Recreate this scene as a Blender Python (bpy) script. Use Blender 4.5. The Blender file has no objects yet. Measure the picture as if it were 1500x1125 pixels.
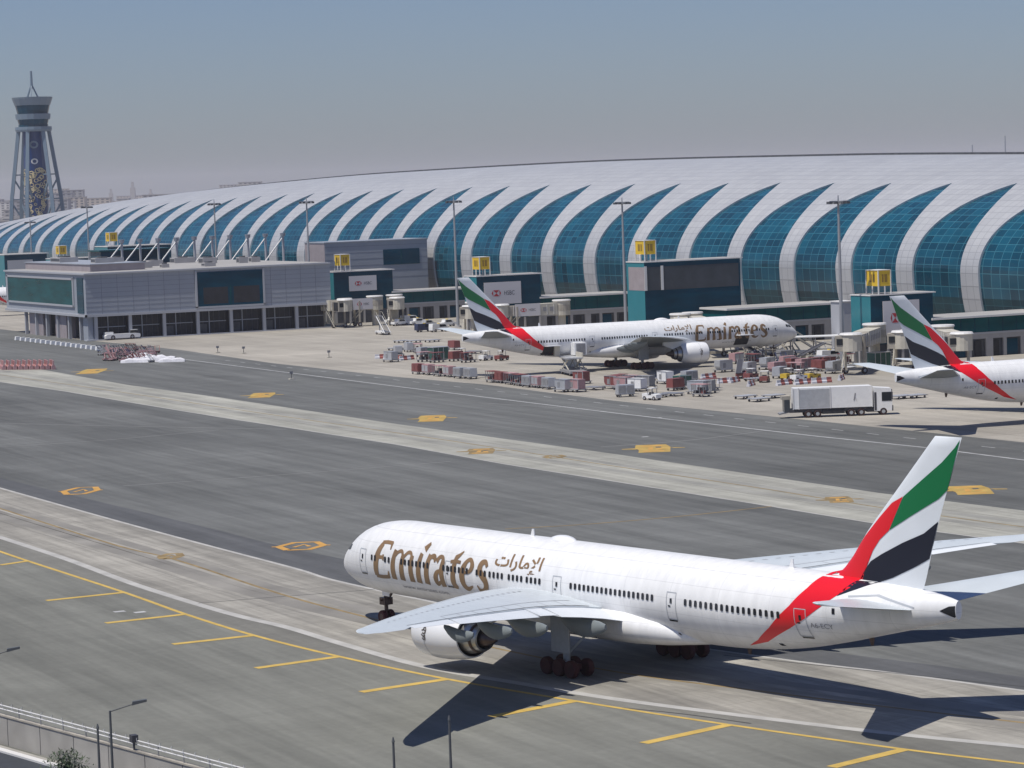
import bpy, bmesh, math, random
import numpy as np
from mathutils import Vector, Matrix
random.seed(7)
PI = math.pi
COL = bpy.context.scene.collection
SC = bpy.context.scene

# ---------------------------------------------------------------- camera model
# world: X points from the apron to the terminal, Y runs along the terminal
F_PX, PITCH, ROLL, CAM_H, YAW = 4250.0, math.radians(3.97), math.radians(-2.0), 36.04, math.radians(25.2)
Rv = Vector((math.cos(YAW), -math.sin(YAW), 0))
Fh = Vector((math.sin(YAW), math.cos(YAW), 0))
Fv = Fh * math.cos(PITCH) + Vector((0, 0, -math.sin(PITCH)))
Uv = Fh * math.sin(PITCH) + Vector((0, 0, math.cos(PITCH)))
XA = Rv * math.cos(ROLL) + Uv * math.sin(ROLL)
YA = -Rv * math.sin(ROLL) + Uv * math.cos(ROLL)

def G(u, v, z=0.0):
    """point of the horizontal plane z seen at photo pixel (u, v)"""
    d = XA * (u - 750) - YA * (v - 562.5) + Fv * F_PX
    k = (z - CAM_H) / d.z
    return Vector((d.x * k, d.y * k, z))

cam = bpy.data.cameras.new('camera')
cam.lens = F_PX / 1500 * 36; cam.sensor_width = 36; cam.clip_start = 1; cam.clip_end = 40000
co = bpy.data.objects.new('camera', cam); COL.objects.link(co)
M3 = Matrix((XA, YA, -Fv)).transposed()
co.matrix_world = Matrix.Translation((0, 0, CAM_H)) @ M3.to_4x4()
SC.camera = co

# ---------------------------------------------------------------- materials
def lin(c):
    return tuple(((x / 255) / 12.92 if x / 255 < .04045 else ((x / 255 + .055) / 1.055) ** 2.4) for x in c)

def mat(name, col, rough=.6, metal=0.0, noise=0.0, nscale=1.0, spec=.5, stretch=None, bump=0.0, coat=0.0):
    m = bpy.data.materials.new(name); m.use_nodes = True
    nt = m.node_tree; b = nt.nodes['Principled BSDF']
    b.inputs['Base Color'].default_value = (*col, 1); b.inputs['Roughness'].default_value = rough
    b.inputs['Metallic'].default_value = metal; b.inputs['Specular IOR Level'].default_value = spec
    b.inputs['Coat Weight'].default_value = coat
    if noise > 0:
        tc = nt.nodes.new('ShaderNodeTexCoord'); mp = nt.nodes.new('ShaderNodeMapping')
        nz = nt.nodes.new('ShaderNodeTexNoise'); nz.inputs['Scale'].default_value = nscale
        nz.inputs['Detail'].default_value = 6
        if stretch: mp.inputs['Scale'].default_value = stretch
        nt.links.new(tc.outputs['Object'], mp.inputs[0]); nt.links.new(mp.outputs[0], nz.inputs['Vector'])
        rp = nt.nodes.new('ShaderNodeMapRange')
        rp.inputs[1].default_value = .25; rp.inputs[2].default_value = .75
        rp.inputs[3].default_value = 1 - noise; rp.inputs[4].default_value = 1 + noise
        nt.links.new(nz.outputs['Fac'], rp.inputs[0])
        mx = nt.nodes.new('ShaderNodeVectorMath'); mx.operation = 'SCALE'
        mx.inputs[0].default_value = col
        nt.links.new(rp.outputs[0], mx.inputs['Scale']); nt.links.new(mx.outputs[0], b.inputs['Base Color'])
        if bump > 0:
            bp = nt.nodes.new('ShaderNodeBump'); bp.inputs['Strength'].default_value = bump
            nt.links.new(nz.outputs['Fac'], bp.inputs['Height']); nt.links.new(bp.outputs[0], b.inputs['Normal'])
    return m

def mul_noise(nt, src, vec, scale, lo, hi, a=.3, b=.7, detail=5, rough=.6):
    nz = nt.nodes.new('ShaderNodeTexNoise'); nz.inputs['Scale'].default_value = scale
    nz.inputs['Detail'].default_value = detail; nz.inputs['Roughness'].default_value = rough
    nt.links.new(vec, nz.inputs['Vector'])
    rp = nt.nodes.new('ShaderNodeMapRange')
    for i, x in ((1, a), (2, b), (3, lo), (4, hi)): rp.inputs[i].default_value = x
    nt.links.new(nz.outputs['Fac'], rp.inputs[0])
    mx = nt.nodes.new('ShaderNodeVectorMath'); mx.operation = 'SCALE'
    nt.links.new(src, mx.inputs[0]); nt.links.new(rp.outputs[0], mx.inputs['Scale'])
    return mx.outputs[0]

def mapped(nt, tc_out, scale=(1, 1, 1), rot=0.0, loc=(0, 0, 0)):
    mp = nt.nodes.new('ShaderNodeMapping'); mp.inputs['Scale'].default_value = scale
    mp.inputs['Rotation'].default_value = (0, 0, rot); mp.inputs['Location'].default_value = loc
    nt.links.new(tc_out, mp.inputs[0]); return mp.outputs[0]

def pavement(name, col, rough=.85, slab=None, joint=.75, streak=.16, patch=.14, ang=0.0, panelvar=0.06, tyre=0.0):
    """concrete or asphalt: large patches, streaks along the traffic, slab joints"""
    m = bpy.data.materials.new(name); m.use_nodes = True
    nt = m.node_tree; b = nt.nodes['Principled BSDF']; b.inputs['Roughness'].default_value = rough
    b.inputs['Specular IOR Level'].default_value = .3
    tc = nt.nodes.new('ShaderNodeTexCoord'); o = tc.outputs['Object']
    src = None
    if slab:
        br = nt.nodes.new('ShaderNodeTexBrick'); br.offset = 0; br.squash = 1
        br.inputs['Scale'].default_value = 1; br.inputs['Brick Width'].default_value = slab
        br.inputs['Row Height'].default_value = slab; br.inputs['Mortar Size'].default_value = .07
        br.inputs['Mortar Smooth'].default_value = .2
        br.inputs['Color1'].default_value = (*[c * (1 + panelvar) for c in col], 1)
        br.inputs['Color2'].default_value = (*[c * (1 - panelvar) for c in col], 1)
        br.inputs['Mortar'].default_value = (*[c * joint for c in col], 1)
        nt.links.new(mapped(nt, o, rot=ang), br.inputs['Vector'])
        src = br.outputs['Color']
    else:
        rgb = nt.nodes.new('ShaderNodeRGB'); rgb.outputs[0].default_value = (*col, 1); src = rgb.outputs[0]
    src = mul_noise(nt, src, mapped(nt, o, rot=ang), .012, 1 - patch, 1 + patch)
    src = mul_noise(nt, src, mapped(nt, o, (.35, .02, 1), rot=ang), 1.0, 1 - streak, 1 + streak)
    src = mul_noise(nt, src, mapped(nt, o, (1.3, .05, 1), rot=ang), 1.0, 1 - streak * .6, 1 + streak * .6)
    src = mul_noise(nt, src, mapped(nt, o, (.03, .25, 1), rot=ang + .35), 1.0, 1 - streak * .45, 1 + streak * .45)
    src = mul_noise(nt, src, o, 1.5, .93, 1.07)
    if tyre:
        src = mul_noise(nt, src, mapped(nt, o, (.12, .006, 1), rot=ang), 1.0, 1 - tyre, 1.0, .35, .55)
    nt.links.new(src, b.inputs['Base Color'])
    return m

def panel_mat(name, col, col2, mortar, w, h, msize, rough=.4, metal=0.0, spec=.5, uv=True, var=.05, bias=0.0):
    m = bpy.data.materials.new(name); m.use_nodes = True
    nt = m.node_tree; b = nt.nodes['Principled BSDF']; b.inputs['Roughness'].default_value = rough
    b.inputs['Metallic'].default_value = metal; b.inputs['Specular IOR Level'].default_value = spec
    tc = nt.nodes.new('ShaderNodeTexCoord')
    br = nt.nodes.new('ShaderNodeTexBrick'); br.offset = 0
    br.inputs['Scale'].default_value = 1; br.inputs['Brick Width'].default_value = w
    br.inputs['Row Height'].default_value = h; br.inputs['Mortar Size'].default_value = msize
    br.inputs['Mortar Smooth'].default_value = .3; br.inputs['Bias'].default_value = bias
    br.inputs['Color1'].default_value = (*col, 1); br.inputs['Color2'].default_value = (*col2, 1)
    br.inputs['Mortar'].default_value = (*mortar, 1)
    nt.links.new(tc.outputs['UV' if uv else 'Object'], br.inputs['Vector'])
    src = mul_noise(nt, br.outputs['Color'], tc.outputs['Object'], .05, 1 - var, 1 + var)
    nt.links.new(src, b.inputs['Base Color'])
    return m

M = {}
M['white'] = mat('white_paint', (.80, .80, .81), .28, noise=.03, nscale=.35, spec=.5, coat=.25)
M['skin'] = panel_mat('fuselage_skin', (.80, .80, .80), (.785, .785, .79), (.62, .62, .63), 5.2, 1.05, .018, rough=.38, spec=.5, uv=False, var=.03)
_nt = M['skin'].node_tree; _b = _nt.nodes['Principled BSDF']; _b.inputs['Coat Weight'].default_value = .08
_src = _b.inputs['Base Color'].links[0].from_socket; _tc = _nt.nodes.new('ShaderNodeTexCoord'); _br = [n for n in _nt.nodes if n.type == 'TEX_BRICK'][0]
_sp = _nt.nodes.new('ShaderNodeSeparateXYZ'); _cb = _nt.nodes.new('ShaderNodeCombineXYZ'); _nt.links.new(_tc.outputs['Object'], _sp.inputs[0]); _nt.links.new(_sp.outputs[0], _cb.inputs[0]); _nt.links.new(_sp.outputs[2], _cb.inputs[1]); _nt.links.new(_cb.outputs[0], _br.inputs['Vector'])
_s2 = mul_noise(_nt, _src, mapped(_nt, _tc.outputs['Object'], (1.6, 1, .12)), 1.0, .88, 1.02); _nt.links.new(_s2, _b.inputs['Base Color'])
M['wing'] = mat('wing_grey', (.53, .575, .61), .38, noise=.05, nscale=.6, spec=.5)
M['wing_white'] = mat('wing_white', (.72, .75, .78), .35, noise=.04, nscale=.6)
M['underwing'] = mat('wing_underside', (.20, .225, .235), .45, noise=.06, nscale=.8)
M['flag_red'] = mat('flag_red', (.72, .008, .018), .3)
M['flag_green'] = mat('flag_green', (.0, .15, .045), .35)
M['flag_black'] = mat('flag_black', (.008, .010, .022), .35)
M['gold'] = mat('bronze_lettering', (.225, .14, .07), .4, noise=.2, nscale=.9)
M['brown_ink'] = mat('dark_bronze_ink', (.07, .055, .04), .5)
M['grey_letter'] = mat('grey_lettering', (.25, .25, .27), .5)
M['line_grey'] = mat('panel_line', (.42, .44, .47), .5)
M['window'] = mat('cabin_glass', (.01, .012, .018), .15)
M['black'] = mat('black_rubber', (.026, .008, .008), .7, noise=.3, nscale=3)
M['tyre'] = mat('aircraft_tyre', (.060, .007, .007), .7, noise=.3, nscale=3)
M['dark'] = mat('dark_void', (.006, .007, .010), .8)
M['metal'] = mat('bare_metal', (.45, .44, .42), .32, metal=.8, noise=.1, nscale=2)
M['metal_dark'] = mat('burnt_metal', (.10, .07, .06), .4, metal=.6, noise=.3, nscale=3)
M['gear'] = mat('gear_grey', (.35, .37, .39), .4, noise=.1, nscale=3)

# ---------------------------------------------------------------- mesh builder
class MB:
    def __init__(s): s.v = []; s.f = []; s.mi = []; s.mats = []; s.uv = {}
    def _m(s, m):
        if isinstance(m, str): m = M[m]
        if m not in s.mats: s.mats.append(m)
        return s.mats.index(m)
    def face(s, idx, m): s.f.append(tuple(idx)); s.mi.append(s._m(m))
    def poly(s, pts, m, uv=None):
        i = len(s.v); s.v += [tuple(p) for p in pts]
        s.face(range(i, i + len(pts)), m)
        if uv: s.uv[len(s.f) - 1] = uv
    def box(s, x0, x1, y0, y1, z0, z1, m, top=None):
        """box; top=(dx,dy) insets the upper face"""
        dx, dy = top or (0, 0); i = len(s.v)
        s.v += [(x0, y0, z0), (x1, y0, z0), (x1, y1, z0), (x0, y1, z0),
                (x0 + dx, y0 + dy, z1), (x1 - dx, y0 + dy, z1), (x1 - dx, y1 - dy, z1), (x0 + dx, y1 - dy, z1)]
        for q in ((3, 2, 1, 0), (4, 5, 6, 7), (0, 1, 5, 4), (1, 2, 6, 5), (2, 3, 7, 6), (3, 0, 4, 7)): s.face([i + k for k in q], m)
        return s
    def prism(s, prof, a0, a1, m, axis='y'):
        """extrude a 2D profile (x,z) along y, or (y,z) along x, or (x,y) along z"""
        n = len(prof); i = len(s.v)
        for a in (a0, a1):
            for p, q in prof:
                s.v.append((p, a, q) if axis == 'y' else (a, p, q) if axis == 'x' else (p, q, a))
        s.face(range(i, i + n), m); s.face(range(i + 2 * n - 1, i + n - 1, -1), m)
        for k in range(n): s.face((i + k, i + (k + 1) % n, i + n + (k + 1) % n, i + n + k), m)
        return s
    def beam(s, p0, p1, w, m, h=None):
        p0, p1 = Vector(p0), Vector(p1); h = h or w
        d = (p1 - p0).normalized(); up = Vector((0, 0, 1)) if abs(d.z) < .95 else Vector((0, 1, 0))
        a = d.cross(up).normalized(); b = a.cross(d); i = len(s.v)
        for p in (p0, p1):
            for k, l in ((-1, -1), (1, -1), (1, 1), (-1, 1)): s.v.append(tuple(p + a * (k * w / 2) + b * (l * h / 2)))
        for q in ((0, 1, 2, 3), (7, 6, 5, 4), (0, 1, 5, 4), (1, 2, 6, 5), (2, 3, 7, 6), (3, 0, 4, 7)): s.face([i + k for k in q], m)
        return s
    def cyl(s, p0, p1, r0, r1, m, n=12, cap=True):
        p0, p1 = Vector(p0), Vector(p1); d = (p1 - p0).normalized()
        up = Vector((0, 0, 1)) if abs(d.z) < .95 else Vector((0, 1, 0))
        a = d.cross(up).normalized(); b = a.cross(d)
        s.rings([[tuple(p + (a * math.cos(t * 2 * PI / n) + b * math.sin(t * 2 * PI / n)) * r) for t in range(n)] for p, r in ((p0, r0), (p1, r1))], m, cap)
        return s
    def rings(s, rings, m, cap=True, closed=True):
        i = len(s.v); n = len(rings[0])
        for r in rings: s.v += [tuple(p) for p in r]
        for k in range(len(rings) - 1):
            for j in range(n if closed else n - 1):
                a = i + k * n + j; b_ = i + k * n + (j + 1) % n
                s.face((a, b_, b_ + n, a + n), m)
        if cap:
            s.face(range(i + n - 1, i - 1, -1), m); s.face(range(i + (len(rings) - 1) * n, i + len(rings) * n), m)
        return s
    def lathe(s, prof, o, m, n=24, axis='x', cap=False):
        R = []
        for a, r in prof:
            ring = []
            for t in range(n):
                c, q = r * math.cos(2 * PI * t / n), r * math.sin(2 * PI * t / n)
                ring.append((o[0] + a, o[1] + c, o[2] + q) if axis == 'x' else (o[0] + c, o[1] + q, o[2] + a))
            R.append(ring)
        s.rings(R, m, cap); return s
    def build(s, name, parent=None, smooth=False, recalc=True, angle=35):
        me = bpy.data.meshes.new(name)
        me.from_pydata(s.v, [], s.f); 
        for m in s.mats: me.materials.append(m)
        me.polygons.foreach_set('material_index', s.mi)
        if s.uv:
            L = me.uv_layers.new(name='UVMap')
            for fi, uvs in s.uv.items():
                p = me.polygons[fi]
                for li, w in zip(p.loop_indices, uvs): L.data[li].uv = w
        if recalc:
            bm = bmesh.new(); bm.from_mesh(me); bmesh.ops.recalc_face_normals(bm, faces=bm.faces[:]); bm.to_mesh(me); bm.free()
        if smooth:
            me.polygons.foreach_set('use_smooth', [True] * len(me.polygons))
            try: me.set_sharp_from_angle(angle=math.radians(angle))
            except Exception: pass
        me.update()
        o = bpy.data.objects.new(name, me); COL.objects.link(o)
        if parent: o.parent = parent
        return o

def thing(name, label, cat, loc=(0, 0, 0), rotz=0.0, group=None):
    o = bpy.data.objects.new(name, None); COL.objects.link(o)
    o.empty_display_size = .5; o.location = loc; o.rotation_euler = (0, 0, rotz)
    o['label'] = label; o['category'] = cat
    if group: o['group'] = group
    return o

def tag(o, label=None, cat=None, group=None, kind=None, loc=None, rotz=None):
    for k, v in (('label', label), ('category', cat), ('group', group), ('kind', kind)):
        if v: o[k] = v
    if loc is not None: o.location = loc
    if rotz is not None: o.rotation_euler = (0, 0, rotz)
    return o

def struct(mb, name, **kw): return tag(mb.build(name, **kw), kind='structure')

KIDS = {}
def dup(root, loc, rotz=0.0, label=None, group=None):
    """a copy of a thing with copies of its parts and sub-parts"""
    if not KIDS or root not in KIDS:
        KIDS[root] = [(c, list(c.children)) for c in root.children]
    r = root.copy(); COL.objects.link(r); r.location = loc; r.rotation_euler = (root.rotation_euler[0], root.rotation_euler[1], rotz)
    if label: r['label'] = label
    if group: r['group'] = group
    for c, sub in KIDS[root]:
        k = c.copy(); COL.objects.link(k); k.parent = r
        for d in sub:
            e = d.copy(); COL.objects.link(e); e.parent = k
    return r

_used = {}
def place(maker, key, loc, rotz, label, group=None):
    """the first of a kind is built, the others are copies of it"""
    if key not in _used:
        o = maker(); _used[key] = o
        o.location = loc; o.rotation_euler = (0, 0, rotz); o['label'] = label
        if group: o['group'] = group
        return o
    return dup(_used[key], loc, rotz, label, group)

def interp(x, tab):
    """smooth (Catmull-Rom / PCHIP-like) interpolation of a table of (x, ...) rows"""
    n = len(tab)
    if x <= tab[0][0]: return tab[0][1:]
    if x >= tab[-1][0]: return tab[-1][1:]
    for i in range(n - 1):
        if tab[i][0] <= x <= tab[i + 1][0]: break
    h = tab[i + 1][0] - tab[i][0]; t = (x - tab[i][0]) / h; out = []
    for k in range(1, len(tab[0])):
        d = (tab[i + 1][k] - tab[i][k]) / h
        dl = (tab[i][k] - tab[i - 1][k]) / (tab[i][0] - tab[i - 1][0]) if i > 0 else d
        dr = (tab[i + 2][k] - tab[i + 1][k]) / (tab[i + 2][0] - tab[i + 1][0]) if i < n - 2 else d
        m0 = 0 if dl * d <= 0 else 2 * dl * d / (dl + d); m1 = 0 if dr * d <= 0 else 2 * dr * d / (dr + d)
        if i == 0: m0 = 1.5 * d - .5 * m1
        if i == n - 2: m1 = 1.5 * d - .5 * m0
        out.append((1 + 2 * t) * (1 - t) ** 2 * tab[i][k] + t * (1 - t) ** 2 * h * m0 + t * t * (3 - 2 * t) * tab[i + 1][k] + t * t * (t - 1) * h * m1)
    return out

def smooth_line(pts, n=8):
    """Catmull-Rom through 2D/3D points"""
    P = [Vector(p) for p in pts]; P = [P[0] * 2 - P[1]] + P + [P[-1] * 2 - P[-2]]; out = []
    for i in range(1, len(P) - 2):
        for k in range(n):
            t = k / n
            out.append(.5 * ((2 * P[i]) + (P[i + 1] - P[i - 1]) * t + (2 * P[i - 1] - 5 * P[i] + 4 * P[i + 1] - P[i + 2]) * t * t + (3 * P[i] - P[i - 1] - 3 * P[i + 1] + P[i + 2]) * t ** 3))
    out.append(P[-2]); return out

def text_polys(body, size=1.0, offset=0.0):
    """a line of text as triangles in 2D: list of point triples, and its width"""
    c = bpy.data.curves.new('t', 'FONT'); c.body = body; c.size = size; c.resolution_u = 4; c.offset = offset
    o = bpy.data.objects.new('t', c); COL.objects.link(o)
    dg = bpy.context.evaluated_depsgraph_get(); me = bpy.data.meshes.new_from_object(o.evaluated_get(dg))
    me.calc_loop_triangles()
    T = [[tuple(me.vertices[i].co[:2]) for i in t.vertices] for t in me.loop_triangles]
    bpy.data.objects.remove(o); bpy.data.curves.remove(c); bpy.data.meshes.remove(me)
    xs = [p[0] for t in T for p in t] or [0]; ys = [p[1] for t in T for p in t] or [0]
    return T, min(xs), max(xs), min(ys), max(ys)

def fit_text(body, x0, x1, z0, z1, off=0.0):
    T, a, b, c, d = text_polys(body, 1.0, off)
    return [[(x0 + (p[0] - a) / (b - a) * (x1 - x0), z0 + (p[1] - c) / (d - c) * (z1 - z0)) for p in t] for t in T]
# ---------------------------------------------------------------- wide-body airliner (nose at origin, tail towards -X, left wing +Y)
# stations: distance aft of the nose, centre height, half width, half height
FS0 = [(0, 4.72, .02, .02), (.25, 4.76, .5, .48), (.7, 4.84, .9, .86), (1.4, 4.98, 1.35, 1.3), (2.4, 5.18, 1.8, 1.78), (3.6, 5.38, 2.24, 2.28),
      (5, 5.58, 2.6, 2.66), (6.5, 5.72, 2.84, 2.9), (8.2, 5.81, 3.0, 3.04), (10, 5.85, 3.1, 3.1), (30, 5.85, 3.1, 3.1), (46, 5.85, 3.1, 3.1), (50, 5.88, 3.1, 3.07),
      (54, 5.99, 3.04, 2.95), (58, 6.24, 2.84, 2.7), (62, 6.62, 2.42, 2.28), (66, 7.02, 1.82, 1.74), (70, 7.32, 1.1, 1.2), (72.4, 7.46, .55, .8), (73.3, 7.5, .28, .6)]
FS = [(x + .45 * max(0, 1 - x / 10) if x < 60 else (x if x < 66 else 66 + (x - 66) * .885), *r) for x, *r in FS0]
def fus(x):
    zc, ry, rz = interp(x, FS); return zc, ry, rz
def fus_y(x, z, extra=0.0):
    zc, ry, rz = fus(x); q = (z - zc) / rz
    return 0.0 if abs(q) >= 1 else ry * math.sqrt(1 - q * q)
# fin outline in (x, z)
def fin_le(z): return 58.2 + (z - 8.4) * .35 if z < 8.8 else interp(z, [(8.8, 60.9), (9.6, 62.1), (12, 64.15), (15, 67.1), (18.7, 70.75)])[0]
def fin_te(z): return interp(z, [(7.9, 68.9), (8.6, 69.3), (12, 70.45), (15.2, 71.7), (18.7, 73.15)])[0]
def airfoil(t, thick):   # t in 0..1 from LE to TE -> half thickness over chord
    return thick / .2 * (.2969 * math.sqrt(max(t, 0)) - .126 * t - .3516 * t * t + .2843 * t ** 3 - .1015 * t ** 4)
def fin_y(x, z):
    if z < 8.0 or z > 18.75: return 0.0
    a, b = fin_le(z), fin_te(z)
    if x <= a or x >= b: return 0.0
    t = (x - a) / (b - a); return airfoil(t, .095) * (b - a)
def skin_y(x, z): return max(fus_y(x, z), fin_y(x, z))

def slice_tris(tris, dz=.16, dx=.8):
    """cut 2D triangles/polygons by a grid so that they can follow a curved skin"""
    bm = bmesh.new()
    for t in tris:
        vs = [bm.verts.new((p[0], 0, p[1])) for p in t]
        try: bm.faces.new(vs)
        except ValueError: pass
    bmesh.ops.triangulate(bm, faces=bm.faces[:])
    xs = [v.co.x for v in bm.verts]; zs = [v.co.z for v in bm.verts]
    k = math.ceil(min(zs) / dz) * dz
    while k < max(zs):
        bmesh.ops.bisect_plane(bm, geom=bm.verts[:] + bm.edges[:] + bm.faces[:], plane_co=(0, 0, k), plane_no=(0, 0, 1)); k += dz
    k = math.ceil(min(xs) / dx) * dx
    while k < max(xs):
        bmesh.ops.bisect_plane(bm, geom=bm.verts[:] + bm.edges[:] + bm.faces[:], plane_co=(k, 0, 0), plane_no=(1, 0, 0)); k += dx
    out = [[(v.co.x, v.co.z) for v in f.verts] for f in bm.faces]
    bm.free(); return out

def decal(mb, tris, m, side, off=.02, skin=fus_y, dz=.16, dx=.8, xf=None):
    for t in slice_tris(tris, dz, dx):
        mb.poly([(-p[0], side * (skin(p[0], p[1]) + off), p[1]) for p in t], m)

def ribbon(pts, w, n=6):
    """outline quads of a pen stroke; w one width or one per point"""
    P = smooth_line([(p[0], p[1], (w[i] if isinstance(w, (list, tuple)) else w)) for i, p in enumerate(pts)], n) if len(pts) > 2 else [Vector((p[0], p[1], (w[i] if isinstance(w, (list, tuple)) else w))) for i, p in enumerate(pts)]
    L, R = [], []
    for i, p in enumerate(P):
        a = P[max(i - 1, 0)]; b = P[min(i + 1, len(P) - 1)]
        d = Vector((b.x - a.x, b.y - a.y)); d = d.normalized() if d.length else Vector((1, 0)); nrm = Vector((-d.y, d.x)) * p.z / 2
        L.append((p.x + nrm.x, p.y + nrm.y)); R.append((p.x - nrm.x, p.y - nrm.y))
    return [[L[i], L[i + 1], R[i + 1], R[i]] for i in range(len(P) - 1)]

TITLE = [([(10.0, 7.22), (9.6, 6.6), (9.3, 5.8), (9.12, 5.0), (9.06, 4.5)], [.3, .42, .48, .46, .4]), ([(9.8, 7.27), (10.5, 7.33), (11.25, 7.3)], .22), ([(11.2, 7.36), (11.22, 6.8)], [.22, .1]),
         ([(9.45, 6.1), (10.35, 6.13)], .22), ([(10.33, 6.36), (10.33, 5.88)], .16), ([(8.95, 4.5), (9.9, 4.48), (10.9, 4.56)], .24), ([(10.85, 4.5), (11.02, 5.05)], [.24, .1]),
         ([(11.98, 6.85), (11.74, 5.6), (11.7, 4.42)], [.3, .4, .46]), ([(11.85, 6.3), (12.3, 6.72), (12.75, 6.78), (13.02, 6.4)], .22), ([(13.06, 6.6), (12.98, 5.6), (13.0, 4.42)], [.3, .4, .46]),
         ([(13.1, 6.3), (13.6, 6.75), (14.05, 6.74), (14.28, 6.4)], .22), ([(14.32, 6.6), (14.28, 5.6), (14.4, 4.42)], [.3, .4, .46]),
         ([(15.55, 6.85), (15.38, 5.6), (15.38, 4.42)], [.3, .4, .46]), ([(15.75, 7.15), (16.1, 7.65)], [.42, .2]),
         ([(16.75, 6.85), (16.52, 5.6), (16.5, 4.42)], [.3, .4, .46]), ([(16.6, 6.3), (16.98, 6.7), (17.4, 6.68), (17.55, 6.3)], [.2, .24, .3, .12]),
         ([(18.66, 6.5), (18.58, 5.5), (18.82, 4.42)], [.34, .4, .42]), ([(17.78, 6.38), (18.1, 6.76), (18.5, 6.74), (18.68, 6.4)], [.3, .22, .22, .3]), ([(18.5, 5.75), (17.95, 5.5), (17.78, 5.0), (17.98, 4.6), (18.5, 4.8)], [.16, .26, .4, .26, .16]),
         ([(20.3, 6.95), (20.16, 5.6), (20.26, 4.8), (20.75, 4.5)], [.3, .4, .44, .16]), ([(19.65, 6.52), (20.2, 6.6), (21.0, 6.58)], .2), ([(20.22, 6.85), (20.6, 7.1), (20.9, 7.4)], [.3, .2, .08]),
         ([(21.5, 5.8), (22.3, 5.95), (22.6, 6.4), (22.25, 6.85), (21.8, 6.72), (21.46, 6.1), (21.4, 5.4), (21.66, 4.8), (22.15, 4.56), (22.8, 4.82)], [.14, .2, .34, .22, .24, .4, .46, .38, .24, .1]),
         ([(24.55, 6.5), (24.2, 6.84), (23.75, 6.7), (23.66, 6.2), (24.05, 5.8), (24.5, 5.4), (24.58, 4.95), (24.25, 4.6), (23.75, 4.58), (23.4, 4.95)], [.22, .24, .34, .42, .44, .44, .38, .26, .22, .1])]
RED = [(67.85, 14.6), (66.76, 14.11), (65.51, 13.05), (64.07, 11.73), (62.75, 10.25), (61.75, 9.25), (60.6, 9.0), (60.2, 8.1), (59.1, 6.85), (57.0, 5.15), (55.2, 4.05), (53.7, 3.45),
       (56.07, 4.0), (59.0, 5.3), (60.6, 6.15), (61.9, 7.0), (63.1, 7.85), (63.8, 8.35), (64.1, 9.2), (64.4, 10.0), (64.95, 10.8), (65.63, 11.6), (66.52, 12.28)]
GREEN = [(67.89, 14.6), (69.53, 15.73), (71.4, 17.02), (72.55, 18.03), (73.0, 18.55), (72.3, 16.7), (71.72, 15.22), (70.99, 14.63), (68.61, 13.4), (66.56, 12.3)]
BLACK = [(70.84, 13.14), (69.57, 12.27), (67.69, 11.53), (65.77, 10.64), (64.75, 10.1), (64.2, 9.5), (63.85, 8.35), (63.1, 7.8), (64.4, 8.3), (65.4, 8.72), (66.75, 9.15), (68.82, 10.06), (69.93, 10.63), (70.4, 11.9)]

def make_fuselage(root):
    mb = MB(); xs = sorted(set([.45, .5, .6, .8, 1.1, 1.5, 2, 2.6, 3.2, 4, 4.8, 5.6, 6.5, 7.3, 8.2, 9, 10] + list(np.arange(12, 46, 4.0)) + list(np.arange(46, 72, 1.0)) + [71.7, 72.2, 72.45]))
    rings = []
    for x in xs:
        zc, ry, rz = fus(x); rings.append([(-x, ry * math.cos(2 * PI * t / 72), zc + rz * math.sin(2 * PI * t / 72)) for t in range(72)])
    mb.rings(rings, 'skin')
    for s in (1, -1):
        for p in (RED, BLACK):
            m = 'flag_red' if p is RED else 'flag_black'
            tr = []
            for t in slice_tris([p], .12, .5):
                cz = sum(q[1] for q in t) / len(t); cx = sum(q[0] for q in t) / len(t)
                if fus_y(cx, cz) >= fin_y(cx, cz): tr.append(t)
            for t in tr:
                mb.poly([(-q[0], s * (skin_y(q[0], q[1]) + .02), q[1]) for q in t], m)
    return mb.build('fuselage', root, smooth=True, angle=40)

def make_fin(root):
    mb = MB(); rings = []
    zs = [7.9, 8.3, 8.8, 9.2, 9.6, 10.3, 11, 12, 13, 14, 15, 16, 17, 18, 18.6, 18.7]
    for z in zs:
        a, b = fin_le(z), fin_te(z); k = .3 if z > 18.65 else 1
        T = [0, .006, .02, .05, .1, .18, .28, .4, .55, .7, .85, 1]
        ring = [(-(a + (b - a) * t), k * airfoil(t, .095) * (b - a), z) for t in T] + [(-(a + (b - a) * t), -k * airfoil(t, .095) * (b - a), z) for t in reversed(T[1:-1])]
        rings.append(ring)
    mb.rings(rings, 'wing_white')
    def clip(p, m, s):
        for t in slice_tris([p], .2, .25):
            cz = sum(q[1] for q in t) / len(t); cx = sum(q[0] for q in t) / len(t)
            if fus_y(cx, cz) < fin_y(cx, cz):
                mb.poly([(-q[0], s * (fin_y(min(max(q[0], fin_le(q[1]) + .02), fin_te(q[1]) - .02), q[1]) + .025), q[1]) for q in t], m)
    for s in (1, -1):
        clip(RED, 'flag_red', s); clip(GREEN, 'flag_green', s); clip(BLACK, 'flag_black', s)
    return mb.build('fin', root, smooth=True, angle=40)

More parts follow.
